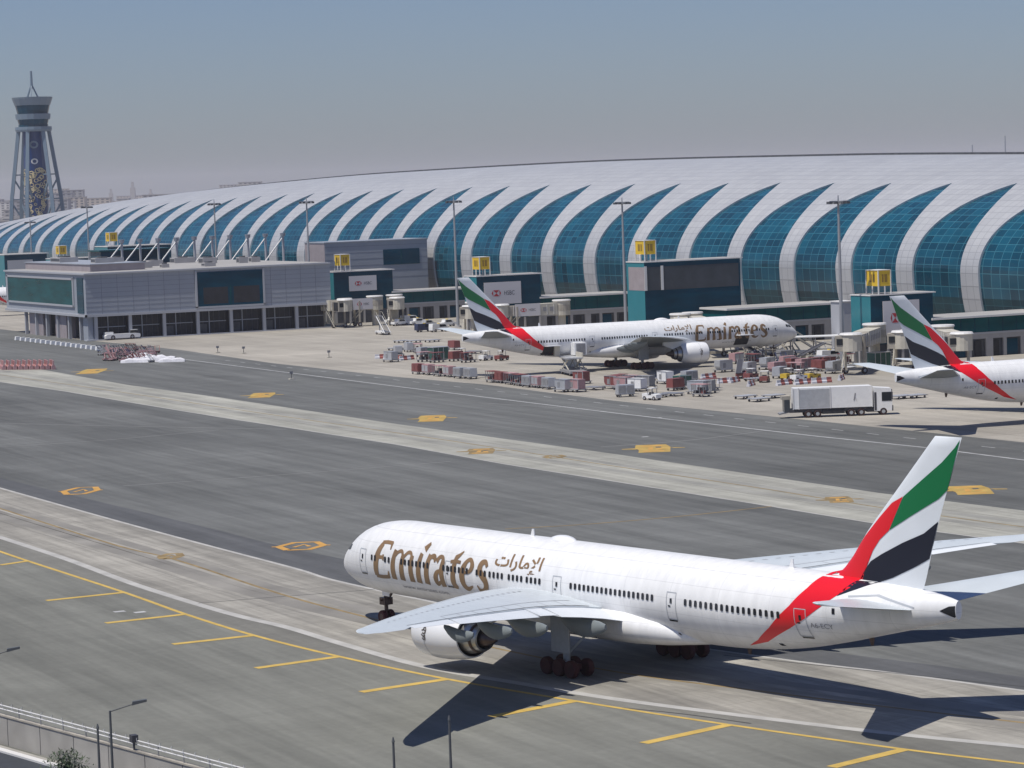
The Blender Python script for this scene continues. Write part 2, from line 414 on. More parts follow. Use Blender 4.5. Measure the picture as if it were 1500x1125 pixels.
WP = [(0, 23.3, 41.6, 3.9, .12), (3.0, 25.2, 41.7, 4.35, .12), (6.0, 27.6, 42.0, 4.95, .11), (9.8, 30.7, 42.6, 5.5, .10), (14, 34.3, 44.3, 6.0, .095), (20, 39.5, 46.8, 6.65, .09), (26, 44.7, 49.3, 7.2, .085),
      (29.2, 47.5, 50.65, 7.45, .085), (30.4, 48.6, 51.15, 7.55, .08), (31.2, 49.4, 51.5, 7.65, .08), (31.8, 50.2, 51.75, 7.7, .08), (32.2, 51.0, 51.9, 7.75, .08)]
def wing_at(y): return interp(y, WP)   # LE, TE, z, thickness
def foil_ring(le, te, y, z, th, s, t0=0.0, t1=1.0, camber=.015, inc=0.0, k=1.0):
    T = [t0 + (t1 - t0) * q for q in (0, .008, .03, .08, .16, .28, .42, .58, .74, .88, 1)]
    c = te - le; up, lo = [], []
    for t in T:
        h = airfoil(t, th) * c * k; cam = camber * c * 4 * t * (1 - t)
        up.append((-(le + c * t), s * y, z + cam + h - inc * c * t)); lo.append((-(le + c * t), s * y, z + cam - h * .85 - inc * c * t))
    return up + lo[::-1][:-1] if t0 == 0 else up + lo[::-1]

def make_wing(root, s):
    w = MB(); ys = [0, 3.0, 4.5, 6, 8, 9.8, 12, 14, 17, 20, 23, 26, 28, 29.2, 29.8, 30.4, 30.8, 31.2, 31.5, 31.8, 32.0, 32.2]
    # main box stops at 80 % of the chord where the flaps follow
    rings = []
    for y in ys:
        le, te, z, th = wing_at(y)
        t1 = 1.0 if y > 27 else .82
        T = (0, .006, .025, .07, .15, .28, .42, .58, .72, .8)
        c = te - le; up, lo = [], []
        T = [t * t1 / .8 for t in T]
        for t in T:
            h = airfoil(min(t, 1), th) * c; cam = .012 * c * 4 * t * (1 - t)
            up.append((-(le + c * t), s * y, z + cam + h)); lo.append((-(le + c * t), s * y, z + cam - h * .85))
        rings.append(up + lo[::-1][:-1])
    n = len(rings[0]); i0 = len(w.f)
    w.rings(rings, 'wing')
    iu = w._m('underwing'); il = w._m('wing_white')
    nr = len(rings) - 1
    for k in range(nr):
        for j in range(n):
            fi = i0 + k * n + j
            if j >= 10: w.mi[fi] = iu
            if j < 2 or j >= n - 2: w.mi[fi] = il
    # slat line and spoiler lines on the upper skin
    def topz(y, t):
        le, te, z, th = wing_at(y); c = te - le
        return (-(le + c * t), s * y, z + .012 * c * 4 * t * (1 - t) + airfoil(t, th) * c + .012)
    for t, y0, y1, m in ((.13, 4, 29, 'line_grey'), (.68, 4.5, 22, 'line_grey'), (.80, 4, 27, 'dark')):
        yy = np.linspace(y0, y1, 16)
        for a, b in zip(yy[:-1], yy[1:]):
            w.poly([topz(a, t), topz(b, t), topz(b, t + .009), topz(a, t + .009)], m)
    for y in (6.5, 8.6, 11.5, 13.6, 15.7, 17.8, 19.9, 22):
        w.poly([topz(y, .68), topz(y + .07, .68), topz(y + .07, .8), topz(y, .8)], 'line_grey')
    for k in range(26):   # fuel access covers along the wing
        y = 6 + k * .85; w.poly([topz(y, .36), topz(y + .3, .36), topz(y + .3, .385), topz(y, .385)], 'line_grey')
    wing = w.build('wing', root, smooth=True, angle=35)
    # flaps, slightly lowered
    for y0, y1, inc in ((3.3, 9.5, .05), (9.9, 11.9, .015), (12.1, 21.8, .04), (22.1, 26.9, .0)):
        f = MB(); R = []
        for y in np.linspace(y0, y1, 4):
            le, te, z, th = wing_at(y); c = te - le; rg = []
            up, lo = [], []
            for q in (0, .03, .12, .3, .55, .8, 1):
                t = .815 + .185 * q; h = airfoil(t, th) * c * (1 if q > .05 else .5); cam = .012 * c * 4 * t * (1 - t); dn = inc * .185 * c * q * 1.4 + inc * .3
                up.append((-(le + c * (t + inc * .12)), s * y, z + cam + h - dn)); lo.append((-(le + c * (t + inc * .12)), s * y, z + cam - h * .85 - dn))
            R.append(up + lo[::-1])
        f.rings(R, 'wing_white'); f.build('flap', wing, smooth=True, angle=35)
    # flap track fairings
    for y, L in ((6.3, 5.2), (12.6, 4.6), (16.8, 4.0), (21.2, 3.4)):
        le, te, z, th = wing_at(y); f = MB(); R = []
        for q in np.linspace(0, 1, 9):
            r = .5 * math.sqrt(max(math.sin(PI * min(q * .94 + .03, 1)), .02)) * L / 4.6
            xc = te - L * .72 + L * q; zz = z - .55 - .35 * math.sin(PI * q) - .2 * q
            R.append([(-xc, s * y + r * .62 * math.cos(2 * PI * t / 10), zz + r * 1.25 * math.sin(2 * PI * t / 10)) for t in range(10)])
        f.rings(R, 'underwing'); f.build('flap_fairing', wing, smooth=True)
    return wing

def make_stab(root, s):
    w = MB(); R = []
    for y, le, te, z in ((.2, 61.9, 69.0, 7.2), (1.5, 62.9, 69.4, 7.38), (5, 65.7, 70.6, 7.98), (10.2, 69.8, 72.5, 8.9), (10.76, 70.9, 72.8, 8.98)):
        R.append(foil_ring(le, te, y, z, .1 if y < 10.5 else .05, s, camber=0))
    w.rings(R, 'wing'); iu = w._m('underwing'); il = w._m('wing_white'); n = len(R[0])
    for k in range(len(R) - 1):
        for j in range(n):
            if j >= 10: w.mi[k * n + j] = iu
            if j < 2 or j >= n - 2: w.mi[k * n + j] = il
    return w.build('stabiliser', root, smooth=True)

ENG = (26.3, 9.75, 2.86)
def make_engine(root, s):
    o = (-ENG[0], s * ENG[1], ENG[2]); e = MB()
    cow = [(-5.75, 1.50), (-5.75, 1.60), (-5.3, 1.70), (-4.4, 1.86), (-3.2, 1.97), (-1.8, 2.0), (-.8, 1.96), (-.3, 1.86), (-.06, 1.74), (0, 1.66), (-.1, 1.56), (-.5, 1.50), (-1.5, 1.56)]
    e.lathe(cow[:8], o, 'white', 48); e.lathe(cow[7:11], o, 'metal', 48); e.lathe(cow[10:], o, 'wing', 48)
    e.lathe([(-5.75, 1.50), (-4.4, 1.62), (-3.2, 1.62)], o, 'dark', 48); e.lathe([(-2.05, 2.012), (-2.1, 2.012)], o, 'line_grey', 48)
    # emblem: flowing script strokes on both flanks of the cowl
    glyph = [[(0, .55), (.25, .8), (.1, 1.0)], [(-.35, .35), (.1, .45), (.45, .25), (.2, 0), (-.2, .05)], [(.35, .8), (.5, .5), (.3, .1)], [(-.4, -.1), (0, -.35), (.4, -.15)], [(-.3, -.55), (.1, -.75), (.35, -.5), (0, -.4)], [(-.1, 1.15), (.05, 1.3)], [(.3, 1.1), (.45, 1.25)], [(-.45, .8), (-.3, 1.0)]]
    for fl in (1, -1):
        for gi, g in enumerate(glyph):
            for q in ribbon(g, .16, 4):
                pts = []
                for a, b in q:
                    th = (b * .62 + .1) / 2.0
                    rr = 2.012 + .001 * gi
                    pts.append((o[0] - 2.1 + fl * s * a * -.62 * (1 if s > 0 else 1), o[1] + fl * s * rr * math.cos(th), o[2] + rr * math.sin(th)))
                e.poly(pts, 'brown_ink')
    cowl = e.build('engine_cowl', root, smooth=True, angle=50)
    c = MB(); c.lathe([(-3.0, 1.3), (-4.5, 1.34), (-5.75, 1.28), (-6.6, 1.08), (-7.2, .93), (-7.25, .80), (-6.6, .8)], o, 'metal', 36); c.lathe([(-6.55, 1.13), (-6.7, 1.14), (-6.8, 1.07)], o, 'metal_dark', 36)
    c.build('engine_core', cowl, smooth=True, angle=50)
    p = MB(); p.lathe([(-6.5, .62), (-7.3, .6), (-8.0, .42), (-8.6, .12), (-8.65, .01)], o, 'metal_dark', 24); p.build('exhaust_plug', cowl, smooth=True)
    f = MB()
    for k in range(22):
        a = 2 * PI * k / 22; b = a + .16
        f.poly([(o[0] - 1.15, o[1] + .45 * math.cos(a), o[2] + .45 * math.sin(a)), (o[0] - 1.0, o[1] + 1.5 * math.cos(a), o[2] + 1.5 * math.sin(a)), (o[0] - 1.35, o[1] + 1.5 * math.cos(b + .06), o[2] + 1.5 * math.sin(b + .06)), (o[0] - 1.35, o[1] + .45 * math.cos(b), o[2] + .45 * math.sin(b))], 'metal_dark')
    f.lathe([(-.7, .01), (-.85, .28), (-1.2, .47), (-1.5, .5)], o, 'metal_dark', 20); f.lathe([(-1.6, 1.5), (-1.6, .02)], o, 'dark', 24)
    f.build('fan', cowl)
    y = MB()
    prof = [(26.9, 4.7), (29.0, 5.15), (31.4, 5.5), (33.8, 5.4), (35.4, 5.2), (35.6, 4.6), (33.6, 3.75), (31.5, 4.4), (27.2, 4.6)]
    y.prism([(-a, b) for a, b in prof], s * ENG[1] - .22, s * ENG[1] + .22, 'wing_white', 'y'); y.build('pylon', root)
    return cowl

def wheel(mb, x, y, r, w):
    mb.lathe([(-w / 2, r * .55), (-w / 2, r * .92), (-w * .3, r), (w * .3, r), (w / 2, r * .92), (w / 2, r * .55)], (x, y, r), 'black', 20, 'x')
def wheel_y(mb, x, y, z, r, w, m='black', hub='gear'):
    n = 20; R = []
    for a, q in ((-w / 2, .5), (-w / 2, .9), (-w * .3, 1), (w * .3, 1), (w / 2, .9), (w / 2, .5)):
        R.append([(x + r * q * math.cos(2 * PI * t / n), y + a, z + r * q * math.sin(2 * PI * t / n)) for t in range(n)])
    mb.rings(R, m, cap=False)
    for a in (-w * .42, w * .42): mb.cyl((x, y + a - .02, z), (x, y + a + .02, z), r * .52, r * .52, hub, 14)

def make_gear(root):
    for s in (1, -1):
        g = MB(); y = 5.48 * s; x = -37.7
        g.cyl((x, y, 1.0), (x, y, 4.6), .26, .34, 'gear', 12); g.beam((x + 1.5, y, .78), (x - 1.5, y, .78), .4, 'tyre')
        g.beam((x - .2, y, 1.6), (x - 1.9, y - 1.5 * s, 3.9), .16, 'gear'); g.beam((x + .2, y, 2.0), (x + 1.6, y, 3.9), .14, 'gear')
        gear = g.build('main_landing_gear', root, smooth=True); gear.location.z = .07
        d = MB(); d.box(x - 1.05, x + 1.05, y + s * .55 - .05, y + s * .55 + .05, 1.75, 4.7, 'gear'); d.build('gear_door', gear)
        for dx in (1.46, 0, -1.46):
            for dy in (-.7, .7):
                w = MB(); wheel_y(w, x + dx, y + dy, .66, .66, .48, 'tyre', 'tyre'); w.build('wheel', gear, smooth=True)
    g = MB(); g.cyl((-5.9, 0, .5), (-5.9, 0, 3.3), .16, .2, 'metal_dark', 10); g.beam((-5.9, 0, 1.6), (-7.4, 0, 3.2), .16, 'metal_dark'); g.beam((-5.9, -.5, .53), (-5.9, .5, .53), .14, 'metal_dark')
    g.box(-6.3, -5.5, -.4, .4, 1.5, 2.1, 'metal_dark'); g.beam((-5.9, -.6, 1.9), (-5.9, .6, 1.9), .12, 'metal_dark')
    gear = g.build('nose_landing_gear', root, smooth=True); gear.location.z = .19
    for dy in (-.36, .36):
        w = MB(); wheel_y(w, -5.9, dy, .53, .53, .38, 'tyre', 'metal_dark'); w.build('wheel', gear, smooth=True)
    d = MB()
    for s in (1, -1):
        d = MB(); d.box(-7.3, -6.3, s * .6 - .03, s * .6 + .03, 2.35, 3.1, 'white'); d.build('gear_door', gear)

def door_tris(x, z0=4.75, z1=6.75, w=1.06):
    t = .055; return [[(x - w / 2, z0), (x + w / 2, z0), (x + w / 2, z0 + t), (x - w / 2, z0 + t)], [(x - w / 2, z1 - t), (x + w / 2, z1 - t), (x + w / 2, z1), (x - w / 2, z1)],
                      [(x - w / 2, z0 + t), (x - w / 2 + t, z0 + t), (x - w / 2 + t, z1 - t), (x - w / 2, z1 - t)], [(x + w / 2 - t, z0 + t), (x + w / 2, z0 + t), (x + w / 2, z1 - t), (x + w / 2 - t, z1 - t)]]
WINROWS = [(8.6, 9.4, .53), (10.66, 11.3, .53), (13.0, 17.0, .53), (18.9, 22.6, .53), (23.4, 24.7, .53), (25.1, 27.0, .53), (27.6, 29.3, .53), (29.9, 31.6, .53), (35.35, 45.3, .53), (48.6, 58.4, .56)]

def make_airliner(label, loc, rotz, detail):
    root = thing('airliner', label, 'airliner', loc, rotz)
    root.rotation_euler = (0, .004, rotz); root.location.z = -.22
    fu = make_fuselage(root); make_fin(root)
    # belly fairing
    b = MB(); R = []
    for x, w, z0, z1 in ((22.3, .6, 2.9, 3.4), (24.0, 2.4, 2.45, 4.4), (26.5, 3.3, 2.2, 4.9), (30, 3.6, 2.15, 5.1), (37, 3.7, 2.12, 5.2), (41.5, 3.6, 2.2, 5.2), (45, 3.1, 2.45, 4.8), (47.8, 2.0, 2.75, 4.1), (49.5, .6, 2.95, 3.4)):
        zc, hz = (z0 + z1) / 2, (z1 - z0) / 2
        R.append([(-x, w * math.copysign(abs(math.cos(2 * PI * t / 28)) ** .75, math.cos(2 * PI * t / 28)), zc + hz * math.copysign(abs(math.sin(2 * PI * t / 28)) ** .85, math.sin(2 * PI * t / 28))) for t in range(28)])
    b.rings(R, 'skin'); b.build('belly_fairing', root, smooth=True)
    for s in (1, -1):
        make_wing(root, s); make_stab(root, s); make_engine(root, s)
    make_gear(root)
    # exhaust of the auxiliary unit in the tail cone
    a = MB(); zc = 7.5
    for s in (1, -1): a = MB(); decal(a, [[(71.35, 7.42), (72.3, 7.02), (72.42, 7.1), (72.42, 7.8), (72.0, 7.75)]], 'dark', s, .02, dx=.15); a.build('auxiliary_exhaust', root)
    # lettering on both sides
    L = MB(); ar = fit_text('\ufe95\ufe8d\ufead\ufe8e\ufee3\ufef9\ufe8d', 25.5, 31.4, 6.5, 7.85, .022)
    web = fit_text('www.emirates.com', 12.3, 18.7, 3.92, 4.2); reg = fit_text('A6-ECY', 60.85, 62.75, 5.5, 5.85)
    for s in (1, -1):
        for i, (p, w) in enumerate(TITLE):
            sh = (0 if i < 7 else .04 if i == 7 else .13) if s > 0 else (-.24 if i < 7 else -.09)
            q = [(a_ + (b_ - 5.6) * sh if s > 0 else 33.75 - a_ - (b_ - 5.6) * sh, b_ + .18) for a_, b_ in p]
            decal(L, ribbon(q, [e * 1.5 for e in w] if isinstance(w, list) else w * 1.3, 5), 'gold', s, .02 + .0007 * i)
        decal(L, ar if s > 0 else [[(56.9 - a_, b_) for a_, b_ in t] for t in ar], 'gold', s, .02)
        for tt, k in ((web, 31.0), (reg, 123.6)):
            decal(L, tt if s > 0 else [[(k - a_, b_) for a_, b_ in t] for t in tt], 'grey_letter', s, .02)
    L.build('lettering', root)
    # doors
    for s in (1, -1):
        for x in (7.0, 19.6, 33.6, 47.0, 60.1):
            D = MB(); decal(D, door_tris(x), 'line_grey', s, .024 if x < 60 else .03)
            decal(D, [[(x - .45, 4.62), (x + .45, 4.62), (x + .45, 4.74), (x - .45, 4.74)]], 'window', s, .028)
            decal(D, [[(x - .12, 5.95), (x + .1, 5.95), (x + .1, 6.3), (x - .12, 6.3)]], 'window', s, .034); decal(D, [[(x - .32, 5.7), (x - .05, 5.7), (x - .05, 5.8), (x - .32, 5.8)]], 'window', s, .034)
            D.build('cabin_door', root)
    # windows
    def win(mb, x, s):
        decal(mb, [[(x - .115, 5.93), (x + .115, 5.93), (x + .14, 6.02), (x + .14, 6.3), (x + .1, 6.39), (x - .1, 6.39), (x - .14, 6.3), (x - .14, 6.02)]], 'window', s, .045, dz=5, dx=5)
    for s in (1, -1):
        W = MB()
        for a0, a1, st in WINROWS:
            x = a0
            while x <= a1 + .01:
                w = MB(); win(w, x, s); o = w.build('window', root); o['flank'] = s; win(W, x, s); x += st
        o = W.build('window_row', root); o['flank'] = s; o['kind'] = 'stuff'
    # cockpit glass
    c = MB()
    for s in (1, -1):
        decal(c, [[(2.35, 6.15), (3.3, 6.3), (3.35, 6.75), (2.75, 6.65)], [(3.4, 6.3), (4.1, 6.4), (4.1, 6.8), (3.45, 6.76)]], 'window', s, .03, dz=.1, dx=.2)
    c.build('cockpit_window', root)
    # antennas and radome on the crown
    a = MB()
    for q in (0,):
        R = []
        for t in np.linspace(0, 1, 9):
            r = math.sin(PI * max(min(t, .985), .015)) ** .6
            R.append([(-(29.0 + 3.1 * t), .7 * r * math.cos(PI * k / 8), 8.88 + .42 * r * math.sin(PI * k / 8)) for k in range(9)])
        a.rings(R, 'white', closed=False)
    a.build('antenna_dome', root, smooth=True)
    for x, z0, h in ((26.4, 8.93, .55), (56.2, 8.95, .6)):
        a = MB(); a.prism([(-x, z0 - .1), (-x - .5, z0 - .1), (-x - .45, z0 + h), (-x - .25, z0 + h)], -.04, .04, 'white', 'y'); a.build('antenna_blade', root)
    for x in (51.5, 64.0):
        a = MB(); zc, ry, rz = fus(x); a.prism([(-x, zc - rz + .1), (-x - .5, zc - rz + .1), (-x - .4, zc - rz - .45), (-x - .2, zc - rz - .45)], -.04, .04, 'metal_dark', 'y'); a.build('antenna_blade', root)
    # pale wing walk lines / stabiliser fairing patch
    for s in (1, -1):
        for sh, m, o_ in (([(64.0, 7.9), (66.5, 8.15), (69.5, 7.55), (69.5, 7.45), (66.4, 8.03), (64.1, 7.8)], 'line_grey', .02), ([(62.9, 6.6), (63.15, 6.6), (63.15, 7.0), (62.9, 7.0)], 'window', .02), ([(56.9, 3.75), (57.25, 3.75), (57.25, 3.95), (56.9, 3.95)], 'window', .03), ([(46.1, 3.45), (46.35, 3.45), (46.35, 3.65), (46.1, 3.65)], 'window', .35), ([(47.1, 3.6), (47.35, 3.6), (47.35, 3.8), (47.1, 3.8)], 'window', .3)):
            p = MB(); decal(p, [sh], m, s, o_); p.build('service_panel', root)
    return root
# ---------------------------------------------------------------- materials of the place
M['sand'] = pavement('far_ground_sand', (.30, .27, .23), streak=.1, patch=.25)
M['apron'] = pavement('apron_concrete', (.335, .31, .27), slab=7.5, joint=.78, streak=.10, patch=.16, panelvar=.07, tyre=.12)
M['asphalt'] = pavement('taxiway_asphalt', (.125, .128, .124), streak=.2, patch=.2, tyre=.2)
M['asphalt_dark'] = pavement('taxiway_asphalt_dark', (.088, .09, .094), streak=.18, patch=.1)
M['strip'] = pavement('taxiway_concrete', (.31, .305, .27), slab=7.5, joint=.84, streak=.2, patch=.12, panelvar=.07)
M['strip_near'] = pavement('taxiway_concrete_near', (.285, .27, .24), slab=6.0, joint=.86, streak=.28, patch=.14, ang=-.19, tyre=.28, panelvar=.07)
M['shoulder'] = pavement('shoulder_asphalt', (.17, .166, .148), streak=.16, patch=.12)
M['near_apron'] = pavement('near_apron_asphalt', (.17, .171, .152), slab=None, streak=.17, patch=.2, tyre=.08)
M['mark'] = mat('yellow_mark_paint', (.41, .275, .07), .75, noise=.35, nscale=.5)
M['yellow'] = mat('yellow_line_paint', (.52, .355, .085), .7, noise=.2, nscale=.8)
M['yellow_worn'] = mat('worn_yellow_paint', (.24, .17, .075), .8, noise=.35, nscale=.5)
M['yellow_orange'] = mat('orange_line_paint', (.50, .27, .06), .75, noise=.25, nscale=.6)
M['white_line'] = mat('white_line_paint', (.42, .42, .42), .7, noise=.25, nscale=.5)
M['pale_line'] = mat('pale_worn_line', (.185, .185, .18), .8, noise=.2, nscale=.3)
M['seam'] = mat('edge_joint', (.40, .39, .37), .8, noise=.2, nscale=.4)
M['rubber'] = mat('tyre_worn_concrete', (.225, .212, .19), .8, noise=.3, nscale=.12)
M['rubber_mid'] = mat('tyre_worn_strip', (.26, .255, .23), .8, noise=.3, nscale=.1)
M['faint_seam'] = mat('faint_joint', (.16, .15, .14), .8)
M['dark_seam'] = mat('tar_joint', (.05, .05, .05), .8)
M['clad'] = panel_mat('roof_cladding', (.47, .475, .485), (.42, .425, .44), (.30, .305, .32), 2.4, 2.4, .09, rough=.42, metal=.15, var=.05)
M['skirt'] = mat('rib_edge_metal', (.62, .66, .68), .4, metal=.2)
M['glass'] = panel_mat('curtain_glass', (.001, .038, .066), (.004, .078, .125), (.04, .16, .21), 3.0, 2.6, .10, rough=.16, spec=.45, var=.25)
M['glass_low_shaded'] = panel_mat('lower_glass_shaded', (.004, .03, .045), (.006, .05, .065), (.02, .08, .10), 3.0, 2.9, .08, rough=.16, spec=.15, var=.3)  # darkened curtain glass: shade below the bulge put into the colour
M['teal'] = panel_mat('teal_glass_sunlit', (.002, .085, .12), (.004, .115, .15), (.03, .20, .24), 2.2, 2.2, .07, rough=.18, spec=.12, uv=False, var=.15)  # brightened teal: sunlight put into the glass colour
M['teal_b'] = mat('teal_glazing', (.0, .070, .080), .2, noise=.35, nscale=.35, spec=.06, stretch=(.3, .3, 1.5))
M['teal_dark'] = mat('dark_teal_glazing', (.0, .046, .080), .2, noise=.35, nscale=.3, spec=.1, stretch=(.4, .4, 1.6))
M['panel'] = mat('grey_cladding', (.33, .355, .40), .5, metal=.1, noise=.05, nscale=.3)
M['panel_line'] = mat('cladding_joint', (.20, .21, .25), .6)
M['panel_lt'] = mat('pale_cladding', (.42, .43, .46), .5, metal=.1)
M['panel_pk'] = mat('pinkish_cladding', (.32, .28, .29), .6, noise=.12, nscale=.4)
M['brown'] = mat('grey_brown_glass', (.055, .062, .072), .25, noise=.2, nscale=.4)  # grey-brown of the tall gate's upper storey, also on small equipment
M['conc'] = mat('painted_concrete', (.36, .35, .35), .8, noise=.1, nscale=.5)
M['roof'] = mat('roof_membrane', (.33, .32, .31), .85, noise=.12, nscale=.2)
M['roofwhite'] = mat('white_roof_edge', (.66, .65, .64), .5, noise=.06, nscale=.3)
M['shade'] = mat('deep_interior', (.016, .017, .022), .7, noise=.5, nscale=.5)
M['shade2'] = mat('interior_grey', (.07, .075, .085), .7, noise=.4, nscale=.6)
M['sign_yellow'] = mat('sign_yellow', (.72, .47, .02), .5, noise=.12, nscale=.6)
M['sign_dark'] = mat('sign_ochre', (.28, .17, .02), .6)
M['mast'] = mat('galvanised_steel', (.33, .34, .36), .5, metal=.3)
M['cream'] = mat('cream_paint', (.50, .47, .40), .6, noise=.12, nscale=.8)
M['cream_d'] = mat('weathered_cream', (.36, .33, .28), .7, noise=.25, nscale=.8)
M['banner'] = mat('banner_white', (.60, .58, .60), .6)
M['banner_red'] = mat('banner_red', (.45, .02, .03), .6)
M['ink'] = mat('banner_ink', (.05, .05, .06), .6)

# ---------------------------------------------------------------- ground
def sheet(name, pts, z, m):
    mb = MB(); mb.poly([(p[0], p[1], z) for p in pts], m); return struct(mb, name, recalc=False)
def up(o):   # make a flat sheet face up
    me = o.data
    if me.polygons and me.polygons[0].normal.z < 0: me.flip_normals()
    return o
def gl(pts): return [G(*p) for p in pts]
def extend(P, a, b):
    """lengthen a ground polyline by a metres at the start and b at the end"""
    P = [Vector(p) for p in P]
    return [P[0] + (P[0] - P[1]).normalized() * a] + P + [P[-1] + (P[-1] - P[-2]).normalized() * b]
def band(name, A, B, z, m):
    """sheet between two polylines of any lengths"""
    def xs(P): P = sorted((p[1], p[0]) for p in P); return [p[0] for p in P], [p[1] for p in P]
    ya, xa = xs(A); yb, xb = xs(B); lo, hi = max(ya[0], yb[0]), min(ya[-1], yb[-1]); mb = MB(); n = 160
    ys = np.linspace(lo, hi, n); fa, fb = np.interp(ys, ya, xa), np.interp(ys, yb, xb)
    mb.v += [(fa[k], ys[k], z) for k in range(n)] + [(fb[k], ys[k], z) for k in range(n)]
    for k in range(n - 1): mb.face((k, k + 1, n + 1 + k, n + k), m)
    return up(struct(mb, name, recalc=False))
def resample(P, n):
    P = [Vector((p[0], p[1], 0)) for p in P]; L = [0]
    for a, b in zip(P[:-1], P[1:]): L.append(L[-1] + (b - a).length)
    out = []
    for k in range(n):
        d = L[-1] * k / (n - 1); i = max(j for j in range(len(P)) if L[j] <= d + 1e-9); i = min(i, len(P) - 2)
        out.append(P[i].lerp(P[i + 1], (d - L[i]) / max(L[i + 1] - L[i], 1e-9)))
    return out
def line(mb, P, w, z, m):
    P = [Vector((p[0], p[1], 0)) for p in P]; L, R = [], []
    for i, p in enumerate(P):
        d = (P[min(i + 1, len(P) - 1)] - P[max(i - 1, 0)]).normalized(); nrm = Vector((-d.y, d.x, 0)) * w / 2
        L.append(p + nrm); R.append(p - nrm)
    for i in range(len(P) - 1):
        mb.poly([(R[i].x, R[i].y, z), (R[i + 1].x, R[i + 1].y, z), (L[i + 1].x, L[i + 1].y, z), (L[i].x, L[i].y, z)], m)

up(sheet('ground', [(-9000, -3000), (9000, -3000), (9000, 13000), (-9000, 13000)], 0, 'sand'))
E1 = extend(gl([(144, 500), (213, 507), (267, 513), (400, 532), (580, 552), (708, 563), (900, 587), (1029, 600), (1200, 617), (1500, 648)]), 30, 320)
apron_edge = E1
band('apron_pavement', [(330, 735), (330, 700), (330, -100)], [(p.x, p.y) for p in E1], .004, 'apron')
up(sheet('apron_pavement', [(217, 735), (330, 735), (330, 1600), (217, 1600)], .006, 'apron'))
up(sheet('taxiway_asphalt', [(60, -200), (222.3, -200), (222.3, 1700), (60, 1700)], .002, 'asphalt'))
# concrete strip in the middle
SU = extend(gl([(81, 545), (188, 564), (320, 582), (580, 621), (900, 665), (1100, 694.5), (1286, 722), (1500, 748)]), 500, 260)
SL = extend(gl([(0, 559.5), (100, 574), (188, 589), (320, 610.7), (580, 651), (740, 680), (1100, 737), (1281, 766.7), (1500, 796)]), 500, 260)
band('taxiway_strip', SU, SL, .010, 'strip')
# near strip, curving under the airliner
NU = extend(smooth_line(gl([(0, 715), (167, 762), (300, 798), (433, 833), (510, 855), (800, 915), (1116, 962), (1300, 985), (1500, 1012)]), 5), 500, 150)
NL = extend(smooth_line(gl([(0, 787), (100, 820), (200, 857), (333, 898), (420, 919), (500, 943), (624, 977), (760, 1001), (900, 1024), (1100, 1050), (1300, 1074), (1500, 1094)]), 5), 500, 150)
# darker shoulder beyond the near strip, seen behind the tail
SH = extend(smooth_line(gl([(0, 700), (167, 740), (300, 772), (433, 805), (600, 838), (900, 905), (1180, 950), (1350, 972), (1500, 992)]), 5), 500, 150)
band('taxiway_shoulder', SH, NU, .008, 'asphalt_dark')
YL = extend(smooth_line(gl([(0, 808), (41, 822), (182, 868), (272, 900), (372, 931), (497, 962), (655, 995), (842, 1027), (1068, 1062), (1325, 1098), (1500, 1119)]), 4), 400, 200)
band('near_apron', [(p.x, p.y) for p in YL], [(-900, 1500), (-900, -400)], .004, 'near_apron')
band('near_shoulder', [(p.x, p.y) for p in NL], [(p.x, p.y) for p in YL], .006, 'shoulder')
band('near_taxiway_strip', NU, NL, .012, 'strip_near')

ln = MB()
def sl(pts, n=5): return smooth_line(gl(pts), n) if len(pts) > 2 else gl(pts)
line(ln, YL, .42, .020, 'yellow')
for a, b in (((0, 828), (41, 822)), ((68, 880), (182, 868)), ((155, 913), (272, 900)), ((253, 944), (372, 931)), ((375, 979), (497, 962)), ((529, 1014), (655, 995)), ((720, 1050), (842, 1027)), ((943, 1089), (1068, 1062)), ((1218, 1124), (1325, 1098))):
    line(ln, gl([a, b]), .85, .024, 'yellow')
line(ln, extend(smooth_line(gl([(0, 745), (167, 798), (257, 820), (410, 870), (528, 902), (700, 944), (900, 984), (1100, 1011), (1300, 1036), (1500, 1059)]), 5), 300, 100), .35, .020, 'yellow_worn')
line(ln, extend(smooth_line(gl([(0, 549), (188, 576), (320, 596), (580, 634), (740, 658), (900, 683), (1100, 713), (1286, 743), (1500, 772)]), 4), 300, 100), .3, .018, 'yellow_worn')
line(ln, sl([(740, 775), (860, 768), (1000, 756), (1130, 742)]), .4, .016, 'yellow_worn')
struct(ln, 'taxiway_marking', recalc=False)
wl = MB()
line(wl, extend(gl([(290, 529), (400, 543), (580, 566), (900, 605), (1100, 628), (1200, 639.5), (1359, 656), (1500, 674)]), 40, 100), .45, .018, 'white_line')
dash0, dash1 = G(330, 528), G(1500, 661); k = 0.0
while k < 1:
    a = dash0.lerp(dash1, k); b = a + (dash1 - dash0).normalized() * 3; line(wl, [a, b], .25, .018, 'white_line'); k += 9 / (dash1 - dash0).length
for pts in ([(0, 655), (150, 645), (320, 630)], [(0, 620), (120, 623), (320, 627), (420, 629)], [(180, 712), (420, 695), (660, 676)], [(700, 590), (800, 596), (880, 600)], [(880, 655), (1010, 645), (1130, 630)]):
    line(wl, sl(pts), .5, .014, 'pale_line')
for P, w_ in ((NU, .45), (NL, .9)): line(wl, P, w_, .016, 'seam')
line(wl, SL, .3, .014, 'seam')
for pts in ([(290, 884), (400, 875), (520, 866), (560, 862)], [(900, 1036), (1000, 1046), (1100, 1060)], [(1060, 960), (1200, 975), (1500, 1006)]):
    line(wl, sl(pts), .18, .018, 'dark_seam')
for u, v in ((175, 896), (205, 897), (945, 640), (965, 612)):
    p = G(u, v); line(wl, [(p.x - .5, p.y), (p.x + .5, p.y)], .8, .02, 'white_line')
